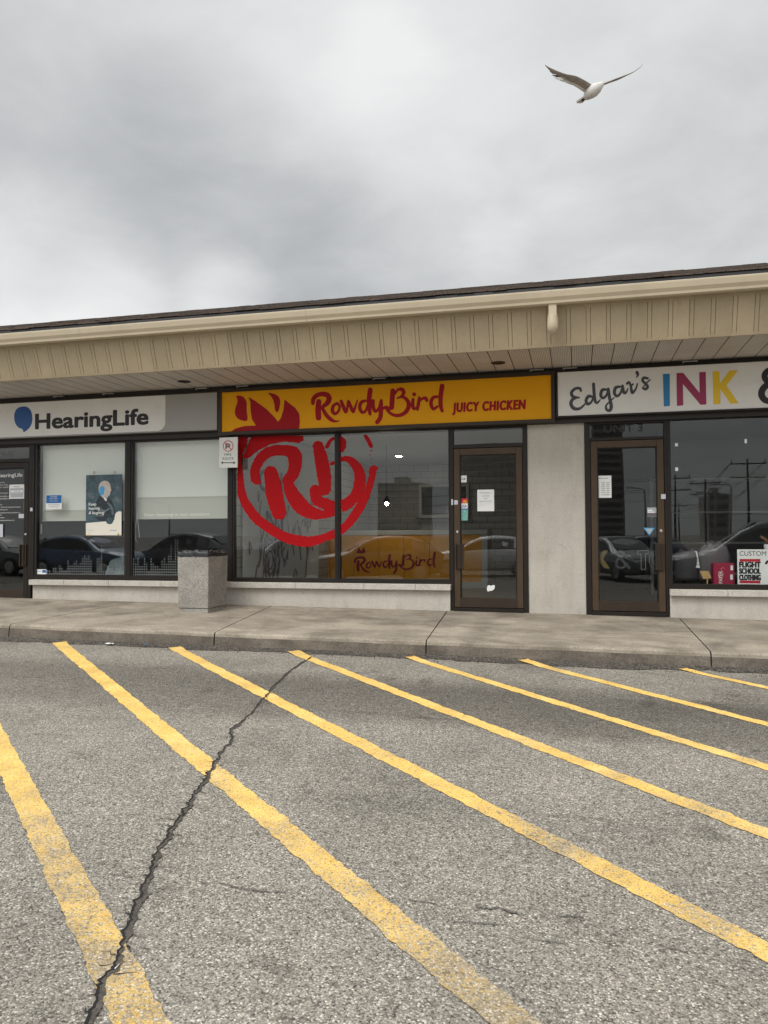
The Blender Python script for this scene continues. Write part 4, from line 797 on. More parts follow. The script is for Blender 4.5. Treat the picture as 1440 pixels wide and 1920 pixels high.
def notice(name, label, cat, px, Y, m_, parts=(), text=(), group=None):
    xa, za = ax(px[0], (px[2]+px[3])/2, Y)[0], 0; m = MB(); x0, x1, z0, z1 = sheet(m, *px, Y)
    mm = MB(); mm.box(x0, x1, Y, Y+0.0012, z0, z1); t = thing(name, label, cat, ((x0+x1)/2, Y, z0), group); mm.build('sheet', m_, t)
    w, h = x1-x0, z1-z0
    for k, (nm, mt, a, b, c, d) in enumerate(parts):
        q = MB(); rect(q, x0+a*w, x0+b*w, z0+c*h, z0+d*h, Y-0.0008-0.0004*k); q.build(nm, mt, t)
    if text:
        for s, u, v, hh, ww, mt, al in text: q = MB(); text_mesh(q, s, x0+u*w, z0+v*h, Y-0.0026, hh*h, None if ww is None else ww*w, bold=0.01, align=al); q.build('print', mt, t)
    return t
PY = YG-0.012
# poster with an older man
def poster():
    Y = PY; xa, xb, zb, zt = -7.05, -6.4, 0, 0; q = MB(); x0, x1, z0, z1 = sheet(q, 161, 228.5, 890, 1003.5, Y)
    t = thing('poster', 'teal poster of a laughing bald man with white lettering', 'poster', ((x0+x1)/2, Y, z0))
    m = MB(); m.box(x0, x1, Y, Y+0.002, z0, z1); m.build('sheet', 'poster_teal', t)
    s = 6.0; T = lambda d: crop_tf(0, 820, s, Y-d)
    m = MB(); sdf_shape(m, strokes=[[(1345,885,52),(1340,960,60)]], polys=[[(962,965),(1190,945),(1255,935),(1385,935),(1385,1106),(962,1106)]], cut=[[(1232,935,42),(1233,936,42)]], cell=5, tf=T(0.0008), clip=(966, 1366, 800, 1102)); m.build('footer_panel', 'paper_cream', t)
    m = MB(); sdf_shape(m, polys=[chaikin([(1130,640),(1190,660),(1250,700),(1290,780),(1300,860),(1260,930),(1190,948),(1090,930),(1060,860),(1070,740)], 2)], cell=5, tf=T(0.0008)); m.build('printed_jacket', 'poster_jacket', t)
    m = MB(); sdf_shape(m, polys=[chaikin([(1120,640),(1106,570),(1120,515),(1165,485),(1210,492),(1240,525),(1246,570),(1254,600),(1240,615),(1238,650),(1215,660),(1200,700),(1165,690)], 2)], cell=4, tf=T(0.0016)); m.build('printed_face', 'skin_print', t)
    m = MB(); sdf_shape(m, polys=[chaikin([(1190,640),(1238,632),(1236,652),(1214,664),(1200,690),(1178,680)], 2)], cell=3, tf=T(0.0020)); m.build('printed_beard', 'paper_grey', t)
    m = MB(); sdf_shape(m, polys=[chaikin([(1160,668),(1205,700),(1196,722),(1176,704)], 1)], cell=3, tf=T(0.0022)); m.build('printed_collar', 'paper', t)
    for st_ in ([(1100,790,16),(1170,830,12),(1230,800,9)], [(1215,740,10),(1255,790,12),(1270,860,14)], [(1080,880,12),(1160,880,10)], [(1325,575,22),(1345,590,18)], [(1000,640,22),(1040,660,26)], [(1300,700,30),(1340,720,34)]):
        m = MB(); sdf_shape(m, strokes=[st_], cell=5, tf=T(0.0012)); m.build('printed_highlight', 'poster_light', t)
    m = MB(); sdf_shape(m, strokes=[[(1148,580,30),(1146,625,26)]], cell=4, tf=T(0.0024)); m.build('printed_earpiece', 'ear_blue', t)
    m = MB(); sdf_shape(m, strokes=[[(1232,935,36),(1233,936,36)]], cell=4, tf=T(0.0024)); m.build('printed_ball', 'poster_teal', t)
    for s_, u, v in (('Keep', 1000, 768), ('hearing', 1000, 815), ('& laughing', 1000, 864)):
        m = MB(); a, b = ax(u/s, 820+v/s, Y); text_mesh(m, s_, a, b, Y-0.0024, 0.046, None, bold=0.02, shear=0.25 if '&' in s_ else 0); m.build('lettering', 'white_vinyl', t)
    for s_, u, v, hh in (('HearingLife', 1238, 1052, 0.018), ('Book a hearing test', 985, 1046, 0.010), ('at our clinic', 985, 1066, 0.010)):
        m = MB(); a, b = ax(u/s, 820+v/s, Y); text_mesh(m, s_, a, b, Y-0.0024, hh, None); m.build('lettering', 'notice_blue', t)
    for u, v in ((176, 886), (214.5, 885.5), (165.5, 1003), (221.5, 1001)):
        a, b = ax(u, v, Y-0.004); m = MB(); n = 14; m.grid([[(a+r*math.cos(2*math.pi*k/n), Y-0.004+dy, b+r*math.sin(2*math.pi*k/n)) for k in range(n+1)] for r, dy in ((0.020, 0.004), (0.018, 0.0), (0.008, -0.008), (0.0006, -0.009))]); m.build('suction_cup', 'steel' if v < 900 else 'print_gold', t, smooth=True)
poster()
notice('notice', 'small blue and white notice low on the blind window', 'notice', (86, 116, 928, 955), PY, 'paper', [('blue_panel', 'notice_blue', 0.02, 0.98, 0.43, 0.98)], [('HearingLife', 0.5, 0.84, 0.09, 0.42, 'paper', 'C'), ('OPEN TODAY', 0.5, 0.70, 0.08, 0.55, 'paper', 'C'), ('please come in', 0.5, 0.56, 0.07, 0.5, 'paper', 'C'), ('walk in appointments', 0.5, 0.30, 0.06, 0.7, 'ink', 'C'), ('are welcome here', 0.5, 0.16, 0.06, 0.6, 'ink', 'C')])
notice('sticker', 'small white and blue sticker in the lower corner of the window', 'sticker', (67, 87, 1067.5, 1078), PY, 'paper', [('blue_mark', 'notice_blue', 0.62, 0.97, 0.4, 0.9), ('grey_print', 'paper_grey', 0.05, 0.55, 0.6, 0.75)])
notice('notice', 'white sheet with a grey printed box on the left door', 'notice', (17.5, 46, 908.5, 935), PY, 'paper', [('grey_box', 'paper_grey', 0.07, 0.93, 0.08, 0.74), ('white_strip', 'paper', 0.13, 0.88, 0.44, 0.60)], [('HearingLife', 0.5, 0.82, 0.08, 0.4, 'ink', 'C'), ('WE ARE OPEN', 0.5, 0.49, 0.07, 0.5, 'ink', 'C'), ('please ring the bell', 0.5, 0.32, 0.05, 0.6, 'paper', 'C')])
notice('notice', 'pale blue sheet at the far left edge of the left door', 'notice', (-8, 5.5, 983, 1007), PY, 'tape')
notice('sticker', 'narrow strip of small square stickers beside the left door lock', 'sticker', (44.5, 50, 939, 958), PY, 'kraft', [('white_square', 'paper', 0.1, 0.9, 0.72, 0.96), ('white_square', 'paper', 0.1, 0.9, 0.4, 0.62), ('white_square', 'paper', 0.1, 0.9, 0.06, 0.3)])
notice('sticker', 'torn white sticker below the lock of the left door', 'sticker', (35, 48.5, 963.5, 971.5), PY, 'tape')
def door_letters():
    t = thing('door_lettering', 'white lines of lettering on the glass of the left door', 'lettering', (-8.3, GY, 1.7)); m = MB(); xr = ax(42, 890, GY)[0]; text_mesh(m, 'HearingLife', xr, ax(30, 894, GY)[1], GY, 0.060, 0.46, bold=0.02, align='R'); m.build('lettering', 'white_vinyl', t)
    for s_, x_, y_, h_ in (('Hours of operation', 9, 905.5, .020), ('Monday to Friday', 15, 910, .022), ('8:30 AM - 4:30 PM', 16, 915, .022), ('905 523 2927', 14.5, 926, .022), ('hearing@hearinglife.ca', 16, 931.5, .022), ('www.hearinglife.ca', 18, 936, .024), ('Services', 4, 947, .022), ('Advanced hearing aid solutions', 39, 951.5, .021), ('Hearing tests', 15, 956.5, .021), ('Complete service and follow up', 38, 962, .021), ('Free trial', 3.5, 967, .021), ('Wax protection', 8, 971.5, .021), ('Batteries and accessories', 27, 976.5, .021)):
        m = MB(); x, z = ax(x_, y_, GY); text_mesh(m, s_, x, z, GY, h_, None, bold=0.006, align='R'); m.build('lettering', 'white_vinyl', t)
    m = MB(); x, z = ax(3, 853.5, GY); text_mesh(m, 'Unit 5', x, z, GY, 0.065, 0.19, bold=0.02); k = MB(); text_mesh(k, 'Unit 5', x, z, GY-0.0012, 0.065, 0.19)
    t = thing('unit_number', 'pale outlined lettering Unit 5 above the left door', 'lettering', (x, GY, z)); m.build('outline', 'white_vinyl', t); k.build('letter_fill', 'interior_dark', t)
    m = MB(); x, z = ax(1133, 811, GY); text_mesh(m, 'UNIT 3', x, z, GY, 0.105, ax(1205, 810, GY)[0]-x, bold=0.03); tag(m.build('unit_number', 'bronze_black'), 'dark lettering UNIT 3 above the right door', 'lettering')
    m = MB(); x, z = ax(275, 968, 10.10); text_mesh(m, 'Your hearing is our concern', x, z, GY, 0.045, ax(392, 968, GY)[0]-x, shear=0.3); tag(m.build('window_lettering', 'white_vinyl'), 'faint white slanted lettering at the foot of the second blind', 'lettering')
    t = thing('door_lettering', 'dim large letters across the lower glass of the right door', 'lettering', (0.6, GY, 1.2)); tf = crop_tf(1080, 780, 4.0, YG+0.03)
    m = MB(); m.add([tf(*p) for p in [(135,1015),(160,1010),(168,1065),(205,1008),(240,1008),(205,1072),(255,1145),(210,1140),(172,1090),(175,1140),(150,1140)]], [tuple(range(11))[::-1]]); m.build('letter', 'letter_dull', t)
    m = MB(); sdf_shape(m, strokes=[[(400,1140,9),(345,1080,9),(315,1040,9),(325,1015,8),(345,1015,8),(352,1040,8),(310,1080,9),(305,1120,9),(340,1140,9),(385,1110,7)]], cell=3, tf=tf); m.build('letter', 'letter_dim', t)
    m = MB()
    for pl in ([(462,1012),(545,1008),(546,1030),(520,1032),(523,1148),(490,1150),(487,1034),(462,1036)],):
        for a, b in zip(pl, pl[1:]+pl[:1]): sdf_shape(m, strokes=[[(a[0], a[1], 1.6), (b[0], b[1], 1.6)]], cell=1.6, tf=tf)
    m.build('letter_outline', 'interior_grey', t)
    m = MB(); n = 40
    for r in (72, 44): m.grid([[tf(612+(r+d)*0.86*math.cos(2*math.pi*k/n), 1078+(r+d)*math.sin(2*math.pi*k/n)) for k in range(n+1) if 612+(r+d)*0.86*math.cos(2*math.pi*k/n) < 624] for d in (0, 3)])
    m.build('letter_outline', 'interior_grey', t)
door_letters()
DY = YG-0.006
t = notice('notice', 'white closed for renovations sheet taped inside the brown door', 'notice', (895, 926.5, 918, 958.5), DY, 'paper', (), [('TEMPORARILY', 0.5, 0.82, 0.075, 0.74, 'paper_grey', 'C'), ('CLOSED', 0.5, 0.68, 0.075, 0.46, 'paper_grey', 'C'), ('FOR', 0.5, 0.55, 0.075, 0.22, 'paper_grey', 'C'), ('RENOVATIONS', 0.5, 0.42, 0.075, 0.76, 'paper_grey', 'C'), ('we are sorry for any trouble', 0.08, 0.33, 0.03, 0.7, 'paper_grey', 'L'), ('thank you', 0.08, 0.27, 0.03, 0.36, 'paper_grey', 'L')])
t = notice('card_sticker', 'payment card sticker with red, white and teal panels on the brown door', 'sticker', (862, 877, 934.5, 976), DY, 'paper', [('red_panel', 'print_red', 0.0, 1.0, 0.78, 1.0), ('blue_bar', 'card_blue', 0.0, 1.0, 0.49, 0.54), ('teal_panel', 'card_teal', 0.0, 1.0, 0.0, 0.49)], [('VISA', 0.5, 0.58, 0.14, 0.8, 'card_blue', 'C')])
m = MB(); a, b = ax(872, 940.5, DY); n = 16; m.add([(a+0.03*math.cos(2*math.pi*k/n), DY-0.004, b+0.022*math.sin(2*math.pi*k/n)) for k in range(n)], [tuple(range(n))]); m.build('orange_disc', 'card_orange', t)
t = notice('sticker', 'small white arrow sticker high on the brown door', 'sticker', (862.5, 875, 891.5, 904.5), DY, 'paper', [('arrow_shaft', 'ink', 0.2, 0.7, 0.44, 0.54)])
m = MB(); a, b = ax(871.5, 898, DY); m.add([(a-0.008, DY-0.003, b-0.012), (a+0.012, DY-0.003, b), (a-0.008, DY-0.003, b+0.012)], [(0, 1, 2)]); m.build('arrow_head', 'ink', t)
m = MB(); sdf_shape(m, polys=[chaikin([(965,1330),(985,1338),(1005,1328),(1008,1350),(995,1366),(975,1368),(962,1372),(958,1350)], 1)], cell=2, rough=0.8, tf=crop_tf(620, 690, 3.2727, DY)); tag(m.build('sticker', 'paper'), 'torn white heart-shaped sticker low on the brown door', 'sticker')
hr = [('BUSINESS HOURS', 0.5, 0.86, 0.05, 0.62, 'ink', 'C')]
for k, (d_, h_) in enumerate((('MON', '10:00 - 5PM'), ('TUE', '10:00 - 5PM'), ('WED', '10:00 - 5PM'), ('THUR', '10:00 - 5PM'), ('FRI', '10:00 - 5PM'), ('SAT', '11:00 - 3PM'), ('SUN', 'CLOSED'))): hr += [(d_, 0.14, 0.66-k*0.09, 0.045, 0.18, 'ink', 'L'), (h_, 0.44, 0.66-k*0.09, 0.045, 0.44, 'ink', 'L')]
notice('hours_sheet', 'white business hours sheet on the right door', 'notice', (1112.5, 1146.5, 892, 933.5), DY, 'paper', (), hr)
notice('sticker', 'small grey sticker near the lock of the right door', 'sticker', (1213.5, 1233, 951.5, 969), DY, 'paper_grey', [('dark_panel', 'chair_grey', 0.0, 0.95, 0.02, 0.4), ('white_line', 'paper', 0.05, 0.5, 0.62, 0.76), ('white_line', 'paper', 0.05, 0.7, 0.44, 0.56)])
m = MB(); T = crop_tf(1080, 780, 4.0, DY); m.add([T(505,838), T(592,838), T(550,896)], [(0, 2, 1)]); T2 = crop_tf(1080, 780, 4.0, DY-0.001); 
tri = thing('sticker', 'blue triangular alarm sticker on the right door', 'sticker', T(550, 896)); m.build('sheet', 'ear_blue', tri); m = MB(); m.add([T2(520,846), T2(578,846), T2(550,884)], [(0, 2, 1)]); m.build('white_centre', 'paper_grey', tri)
for k, (u, v, w_, h_, lb) in enumerate(((1265.5, 831, 5.5, 6, 'tiny white sticker high beside the right window frame'), (1266, 876.5, 5.5, 6.5, 'tiny white square sticker in the right window, level with the hours sheet'), (1396, 823, 4.5, 8, 'tiny white tag high in the middle of the right window'))): notice('sticker', lb, 'sticker', (u, u+w_, v, v+h_), DY, 'paper')
for u0, u1, v0, v1, Y, lb in ((1239.5, 1248, 926.5, 935.5, FF-0.001, 'pale square sticker above the right door lock'), (851.5, 858.5, 938, 946, FF-0.001, 'pale square sticker above the brown door lock'), (846, 849.5, 936, 947, FF-0.004, 'narrow pale sticker on the jamb beside the brown door'), (56.5, 61, 952, 958.5, FF-0.003, 'pale square sticker on the jamb of the left door')): notice('sticker', lb, 'sticker', (u0, u1, v0, v1), Y, 'tape')
# ------------------------------------------------------------------ blinds
def blind(x0, x1, zt, zb, zh, Y, label):
    t = thing('roller_blind', label, 'blind', ((x0+x1)/2, Y, zb))
    m = MB(); m.box(x0, x1, Y, Y+0.003, zh, zt); m.build('cloth', 'blind', t)
    m = MB(); m.box(x0, x1, Y+0.001, Y+0.004, zb+0.012, zh); m.build('lower_cloth', 'blind_hem', t)
    m = MB(); m.box(x0-0.01, x1, Y-0.006, Y+0.012, zh-0.008, zh+0.004); m.box(x0-0.01, x1, Y-0.006, Y+0.012, zb, zb+0.014); m.build('hem_bar', 'blind_hem', t)
    m = MB(); m.tube([(x0, Y+0.03, zt+0.02), (x1, Y+0.03, zt+0.02)], 0.03, 12); m.build('roller', 'blind', t, smooth=True); return t
bz = lambda py: ax(150, py, 10.14)[1]
blind(ax(80.5, 900, 10.14)[0], ax(236, 900, 10.14)[0], 3.06, ax(120, 977, 10.14)[1], ax(120, 957, 10.14)[1], 10.14, 'pale roller blind behind the teal poster')
bl = blind(ax(257, 900, 10.14)[0], -4.83, 3.06, ax(330, 973, 10.14)[1], ax(330, 932, 10.14)[1], 10.14, 'wide pale roller blind with a hanging cord beside the fire route plate')
x = ax(257, 950, 10.12)[0]; m = MB(); m.tube([(x, 10.115, 2.9), (x, 10.115, 2.0), (x-0.02, 10.115, 1.75), (x-0.015, 10.115, 1.60), (x+0.02, 10.115, 1.58), (x+0.045, 10.115, 1.66), (x+0.02, 10.115, 1.85), (x+0.008, 10.115, 2.02)], 0.004, 6); m.build('cord', 'white_vinyl', bl, smooth=True)
blind(ax(248, 900, 10.2)[0], ax(254, 900, 10.2)[0], 3.06, ax(250, 977, 10.2)[1], ax(250, 956, 10.2)[1], 10.19, 'narrow pale blind edge beside the dark gap at the mullion')
# ------------------------------------------------------------------ concrete bin
def bin_():
    x0, x1, y0, y1 = -5.045, -4.612, 9.105, 9.665; zb = zw(-4.8, 9.1)
    t = thing('litter_bin', 'square aggregate concrete litter bin with a black bag on the sidewalk', 'litter bin', ((x0+x1)/2, (y0+y1)/2, zb))
    m = MB(); m.box(x0+0.012, x1-0.012, y0+0.012, y1-0.012, zb-0.03, zb+0.052); m.build('plinth', 'bin_aggregate', t, bevel=0.004)
    m = MB(); a = 0.004
    m.add([(x0+a, y0+a, zb+0.058), (x1-a, y0+a, zb+0.058), (x1-a, y1-a, zb+0.058), (x0+a, y1-a, zb+0.058), (x0-a, y0-a, zb+0.735), (x1+a, y0-a, zb+0.735), (x1+a, y1+a, zb+0.735), (x0-a, y1+a, zb+0.735)], [(0,3,2,1),(4,5,6,7),(0,1,5,4),(1,2,6,5),(2,3,7,6),(3,0,4,7)])
    m.build('body', 'bin_aggregate', t, bevel=0.008)
    # bag folded over the liner frame: wrinkled skirt and sagging top
    m = MB(); per = []; n = 26
    for a_, b_ in (((x0, y0), (x1, y0)), ((x1, y0), (x1, y1)), ((x1, y1), (x0, y1)), ((x0, y1), (x0, y0))):
        for k in range(n): per.append((a_[0]+(b_[0]-a_[0])*k/n, a_[1]+(b_[1]-a_[1])*k/n))
    cx, cy = (x0+x1)/2, (y0+y1)/2; rows = []; N_ = len(per); ph = rng.uniform(0, 6, 6)
    for j, (f, dz) in enumerate(((1.018, 0.722), (1.012, 0.755), (0.995, 0.785), (0.97, 0.800), (0.90, 0.802), (0.72, 0.785), (0.45, 0.760), (0.1, 0.75))):
        row = []
        for k, (px, py) in enumerate(per):
            a = k/N_*2*math.pi; wv = sum(math.sin(a*q+ph[i]+j*0.7)*w_ for i, (q, w_) in enumerate(((5, .006), (11, .006), (19, .005), (31, .003)))); g_ = f+wv*0.35*(1 if j < 6 else 0.3)
            row.append((cx+(px-cx)*g_, cy+(py-cy)*g_, zb+dz+wv*(1.1 if j else 0.5)))
        rows.append(row+[row[0]])
    m.grid(rows); m.build('bag', 'bag_plastic', t, smooth=True)
bin_()
# ------------------------------------------------------------------ inside: left clinic
def shell_chair(x, y, label, seat_z=0.98):
    t = thing('chair', label, 'chair', (x, y, 0.66)); m = MB(); rows = []
    for i in range(9):
        a = i/8; row = []
        for k in range(9):
            u = k/8*2-1; w_ = 0.25*(1-0.25*max(0, a-0.6)); xx = u*w_
            if a < 0.5: yy = 0.20-a*0.8; zz = seat_z+0.05*u*u*1.6
            else: b = (a-0.5)/0.5; yy = -0.20-0.10*b; zz = seat_z+b*0.36-0.06*u*u*b+0.06*u*u*(1-b); 
            if a >= 0.5: yy += 0.10*u*u
            row.append((x+xx, y-yy*1.0, zz))
        rows.append(row)
    m.grid(rows); o = m.build('shell_seat', 'chair_shell', t, smooth=True); s = o.modifiers.new('thickness', 'SOLIDIFY'); s.thickness = 0.015; s = o.modifiers.new('sub', 'SUBSURF'); s.levels = s.render_levels = 1
    for sx, sy in ((-1, -1), (1, -1), (1, 1), (-1, 1)): m = MB(); m.tube([(x+sx*0.12, y+sy*0.12, seat_z-0.02), (x+sx*0.21, y+sy*0.20, 0.665)], 0.012, 8); m.build('leg', 'chair_leg_white', t, smooth=True)
    return t
shell_chair(-7.05, 10.75, 'pale grey shell chair behind the dotted foot of the poster window')
shell_chair(-5.75, 10.75, 'pale grey shell chair behind the litter bin')
t = notice('door_tag', 'small bright green card on a white bracket in the clinic', 'card', (70.5, 77, 984, 992), 10.4, 'green_print'); x, z = ax(77, 984, 10.4); m = MB(); m.box(x-0.06, x+0.01, 10.39, 10.41, z, z+0.012); m.box(x, x+0.012, 10.39, 10.41, z-0.14, z); m.build('bracket', 'white_vinyl', t)
# ------------------------------------------------------------------ inside: chicken shop
def counter():
    Y = 14.4; xa = ax(574, 1040, Y)[0]; xb = ax(903, 1040, Y)[0]; xe = ax(914, 1040, Y)[0]; zt = ax(740, 1001, Y)[1]; zp = ax(740, 1090, Y)[1]
    t = thing('service_counter', 'amber panelled counter with a pale top inside the chicken shop', 'counter', ((xa+xb)/2, Y, 0.66))
    m = MB(); k = 7; w_ = (xb-xa)/k
    for i in range(k): m.box(xa+i*w_+0.004, xa+(i+1)*w_-0.004, Y, Y+0.04, zp, zt-0.02)
    m.build('front_panel', 'counter_amber', t)
    m = MB(); m.box(xa-0.10, xe+0.01, Y-0.03, Y+0.75, zt-0.02, zt+0.07); m.build('top', 'counter_edge', t, bevel=0.005)
    m = MB(); m.box(xb, xe, Y-0.01, Y+0.72, 0.665, zt-0.021); m.build('end_panel', 'counter_edge', t)
    m = MB(); m.box(xa-0.1, xa, Y-0.01, Y+0.72, 0.665, zt-0.021); m.build('end_panel', 'counter_edge', t)
    m = MB(); m.box(xa, xb, Y-0.005, Y+0.05, 0.665, zp-0.002); m.build('plinth', 'counter_edge', t)
    m = MB(); s = 160/1270.0; x0, z0 = ax(660, 1062, Y)
    def tf(u, v): return (ax(663, 1040, Y)[0]+(u-66)/1290*(ax(818, 1040, Y)[0]-ax(663, 1040, Y)[0]), Y-0.006, ax(740, 1076, Y)[1]+(490-v)/395*(ax(740, 1034, Y)[1]-ax(740, 1076, Y)[1]))
    sdf_shape(m, strokes=[[(p[0], p[1], p[2]*0.85) for p in st] for st in ROWDY], cell=7, tf=tf); sdf_shape(m, polys=[[(110,120),(150,20),(190,90),(230,10),(260,110),(200,135)]], cell=7, tf=tf); m.build('lettering', 'counter_red', t)
counter()
LAMP = emit('lamp_glow', (1.0, 0.90, 0.74), 190.0)
def lamps():
    x, z = ax(748, 851, 15.5); m = MB(); m.lathe((x, 15.5, 3.30), [(0.11, 0.018), (0.11, 0.0), (0.085, 0.0)], 20); t = thing('ceiling_light', 'small lit round lamp in the ceiling of the chicken shop', 'lamp', (x, 15.5, 3.3)); m.build('trim_ring', 'interior_white', t)
    m = MB(); m.lathe((x, 15.5, 3.296), [(0.062, 0.006), (0.058, 0.0)], 20); m.build('bulb', 'lamp_glow', t)
    x, z = ax(725, 944, 13.6); t = thing('pendant_lamp', 'lit pendant lamp hanging before the amber counter', 'lamp', (x, 13.6, z)); m = MB(); m.tube([(x, 13.6, z+0.14), (x, 13.6, 3.32)], 0.006, 6); m.build('cord', 'bronze_black', t)
    m = MB(); m.lathe((x, 13.6, z+0.02), [(0.055, 0.0), (0.048, 0.05), (0.022, 0.11), (0.0225, 0.12)], 20); m.build('shade', 'bronze_black', t, smooth=True); m = MB(); m.lathe((x, 13.6, z-0.035), [(0.010, 0.0), (0.026, 0.014), (0.030, 0.035), (0.02, 0.055)], 16); m.build('bulb', 'lamp_glow', t, smooth=True)
lamps()
def hatch():
    Y = 17.55; x0, x1 = ax(786, 940, Y)[0], ax(880, 940, Y)[0]; z0, z1 = ax(800, 971, Y)[1], ax(800, 908, Y)[1]
    t = thing('serving_hatch', 'dark serving hatch with a pale frame on the tiled back wall', 'hatch', ((x0+x1)/2, Y, z0))
    m = MB(); sign_frame(m, x0, x1, z0, z1, 0.07, Y-0.06, Y+0.03); m.build('frame', 'counter_edge', t, bevel=0.004)
    m = MB(); m.box(x0+0.07, x1-0.07, Y-0.02, Y+0.02, z0+0.07, z1-0.07); m.build('opening', 'screen_glass', t)
    m = MB(); m.box(x0-0.05, x1+0.05, Y-0.16, Y-0.061, z0-0.03, z0); m.build('ledge', 'interior_dark', t)
hatch()
def mural():
    X = -4.705; y0, y1 = 10.35, 13.75; t = thing('mural_panel', 'grey ribbed wall panel with dark graffiti behind the red lettering', 'mural', (X, 12, 0.66))
    m = MB(); k = 60; rows = []
    for i in range(k*2+1): y = y0+(y1-y0)*i/(2*k); rows.append([(X+0.006+(0.010 if i % 2 else 0.0), y, z) for z in (0.70, 3.25)])
    m.grid(rows); m.build('ribbed_sheet', 'interior_white', t)
    m = MB(); tf = lambda u, v: (X+0.020, y0+u, v)
    ph = random.Random(3); st = []
    for k in range(46):
        u, v = ph.uniform(0.15, 3.2), ph.choice((ph.uniform(0.9, 2.0), ph.uniform(0.9, 2.9))); n = ph.randint(2, 3); q = [(u, v, 0.022)]
        for j in range(n): q.append((q[-1][0]+ph.uniform(-0.10, 0.12), q[-1][1]+ph.choice((-1, 1))*ph.uniform(0.08, 0.26), ph.uniform(0.010, 0.030)))
        st.append(q)
    for r in (0.12, 0.19, 0.26): st.append([(1.0+r*math.cos(a), 1.28+r*1.2*math.sin(a), 0.016) for a in np.linspace(0, 6.28, 13)])
    sdf_shape(m, strokes=st, cell=0.028, tf=tf); 
    for s_, y_, z_, h_ in (('CHI', 10.9, 2.35, 0.36), ('NY', 11.2, 1.75, 0.32)):
        k_ = MB(); text_mesh(k_, s_, 0, 0, 0, h_, None, bold=0.03); m.add([(X+0.021, y_+p[0]*1.5, z_+p[2]) for p in k_.v], k_.f)
    m.build('graffiti', 'graffiti_ink', t)
mural()
# ------------------------------------------------------------------ inside: print shop
def office_chair(px0, px1, pyt, Y, m_, label):
    xa, xb = ax(px0, 1060, Y)[0], ax(px1, 1060, Y)[0]; zt = ax((px0+px1)/2, pyt, Y)[1]; cx = (xa+xb)/2; w_ = (xb-xa)/2
    t = thing('office_chair', label, 'chair', (cx, Y+0.25, 0.65)); m = MB(); rows = []
    for i in range(9):
        a = i/8; z = 1.08+(zt-1.08)*a; hw = w_*(1-0.12*(1-a))*math.sqrt(max(0.02, 1-max(0, (a-0.45)/0.56)**2.4)); rows.append([(cx+hw*u, Y+0.05*(1-u*u)*-1+0.03+0.06*(1-a), z) for u in np.linspace(-1, 1, 9)])
    m.grid(rows); o = m.build('backrest', m_, t, smooth=True); s = o.modifiers.new('thickness', 'SOLIDIFY'); s.thickness = 0.07; s.offset = 1
    m = MB(); m.box(cx-w_, cx+w_, Y+0.09, Y+0.5, 1.07, 1.15); m.build('seat', m_, t, bevel=0.03, seg=3)
    m = MB(); m.tube([(cx, Y+0.3, 0.74), (cx, Y+0.3, 1.07)], 0.03, 10); m.build('post', 'bronze_black', t, smooth=True)
    m = MB()
    for k in range(5): a = k*1.2566; m.tube([(cx, Y+0.3, 0.76), (cx+0.28*math.cos(a), Y+0.3+0.28*math.sin(a), 0.69)], 0.018, 8)
    m.build('base', 'bronze_black', t, smooth=True)
    return t
office_chair(1312, 1366, 1021, 10.46, 'chair_grey', 'big round-backed grey office chair behind the red carton')
office_chair(1271, 1304, 1033, 10.44, 'chair_black', 'smaller black chair just right of the right door frame')
def carton():
    Y = 10.22; x0, x1 = ax(1338, 1075, Y)[0], ax(1377, 1075, Y)[0]; z1 = ax(1357, 1056, Y)[1]; z0 = 1.03
    t = thing('paper_carton', 'dark red paper carton standing in the right window', 'carton', ((x0+x1)/2, Y, z0))
    m = MB(); m.box(x0, x1, Y, Y+0.2, z0, z1); m.build('box', 'carton_red', t, bevel=0.004)
    m = MB(); w_, h_ = x1-x0, z1-z0; xx = x0+w_*0.42; text_mesh(m, 'PAPER', xx, z0+0.02, Y-0.001, 0.045, 0.15, bold=0.006, rot=(0.0, 1.0)); m.build('print', 'paper', t)
    m = MB(); sdf_shape(m, strokes=[[(0.22,0.5,.007),(0.26,0.38,.007),(0.40,0.36,.007),(0.46,0.52,.007),(0.36,0.72,.006),(0.46,0.80,.006),(0.52,0.74,.005)]], cell=0.008, tf=lambda u, v: (x0+u*w_, Y-0.002, z0+v*h_)); m.build('emblem', 'print_gold', t)
    m = MB(); rect(m, x0+w_*0.82, x0+w_*0.94, z0+h_*0.68, z0+h_*0.9, Y-0.001); rect(m, x0+w_*0.80, x0+w_*0.92, z0+h_*0.25, z0+h_*0.48, Y-0.001); m.build('label_sticker', 'paper', t)
carton()
def placard():
    Y = 10.24; T = crop_tf(1260, 1000, 8.0, Y); t = thing('placard', 'small kraft placard on a stick beside the red carton', 'placard', (*T(530, 770)[:2], 1.03))
    m = MB(); vs = [T(415, 565), T(545, 565), T(595, 672), T(470, 685)]; m.add(vs+[(v[0], v[1]+0.006, v[2]) for v in vs], [(3,2,1,0),(4,5,6,7),(0,1,5,4),(1,2,6,5),(2,3,7,6),(3,0,4,7)]); m.build('board', 'kraft', t)
    x, z = T(530, 680)[0], T(530, 680)[2]; m = MB(); m.box(x-0.007, x+0.007, Y+0.001, Y+0.012, 1.03, z+0.02); m.build('stick', 'kraft', t)
placard()
T = crop_tf(1260, 1000, 8.0, 10.42); t = thing('paper_sheet', 'white printed sheet wedged between the two office chairs', 'paper', T(370, 520)); m = MB(); vs = [T(275, 268), T(375, 268), T(420, 520), T(330, 515), T(345, 310)]; m.add(vs, [(4, 3, 2, 1, 0)]); m.build('sheet', 'paper', t); m = MB()
for s_, u, v in (('EX', 352, 385), ('ART', 345, 428), ('AND', 343, 475)): p = T(u, v); text_mesh(m, s_, p[0], p[2], 10.418, 0.018, None, bold=0.02)
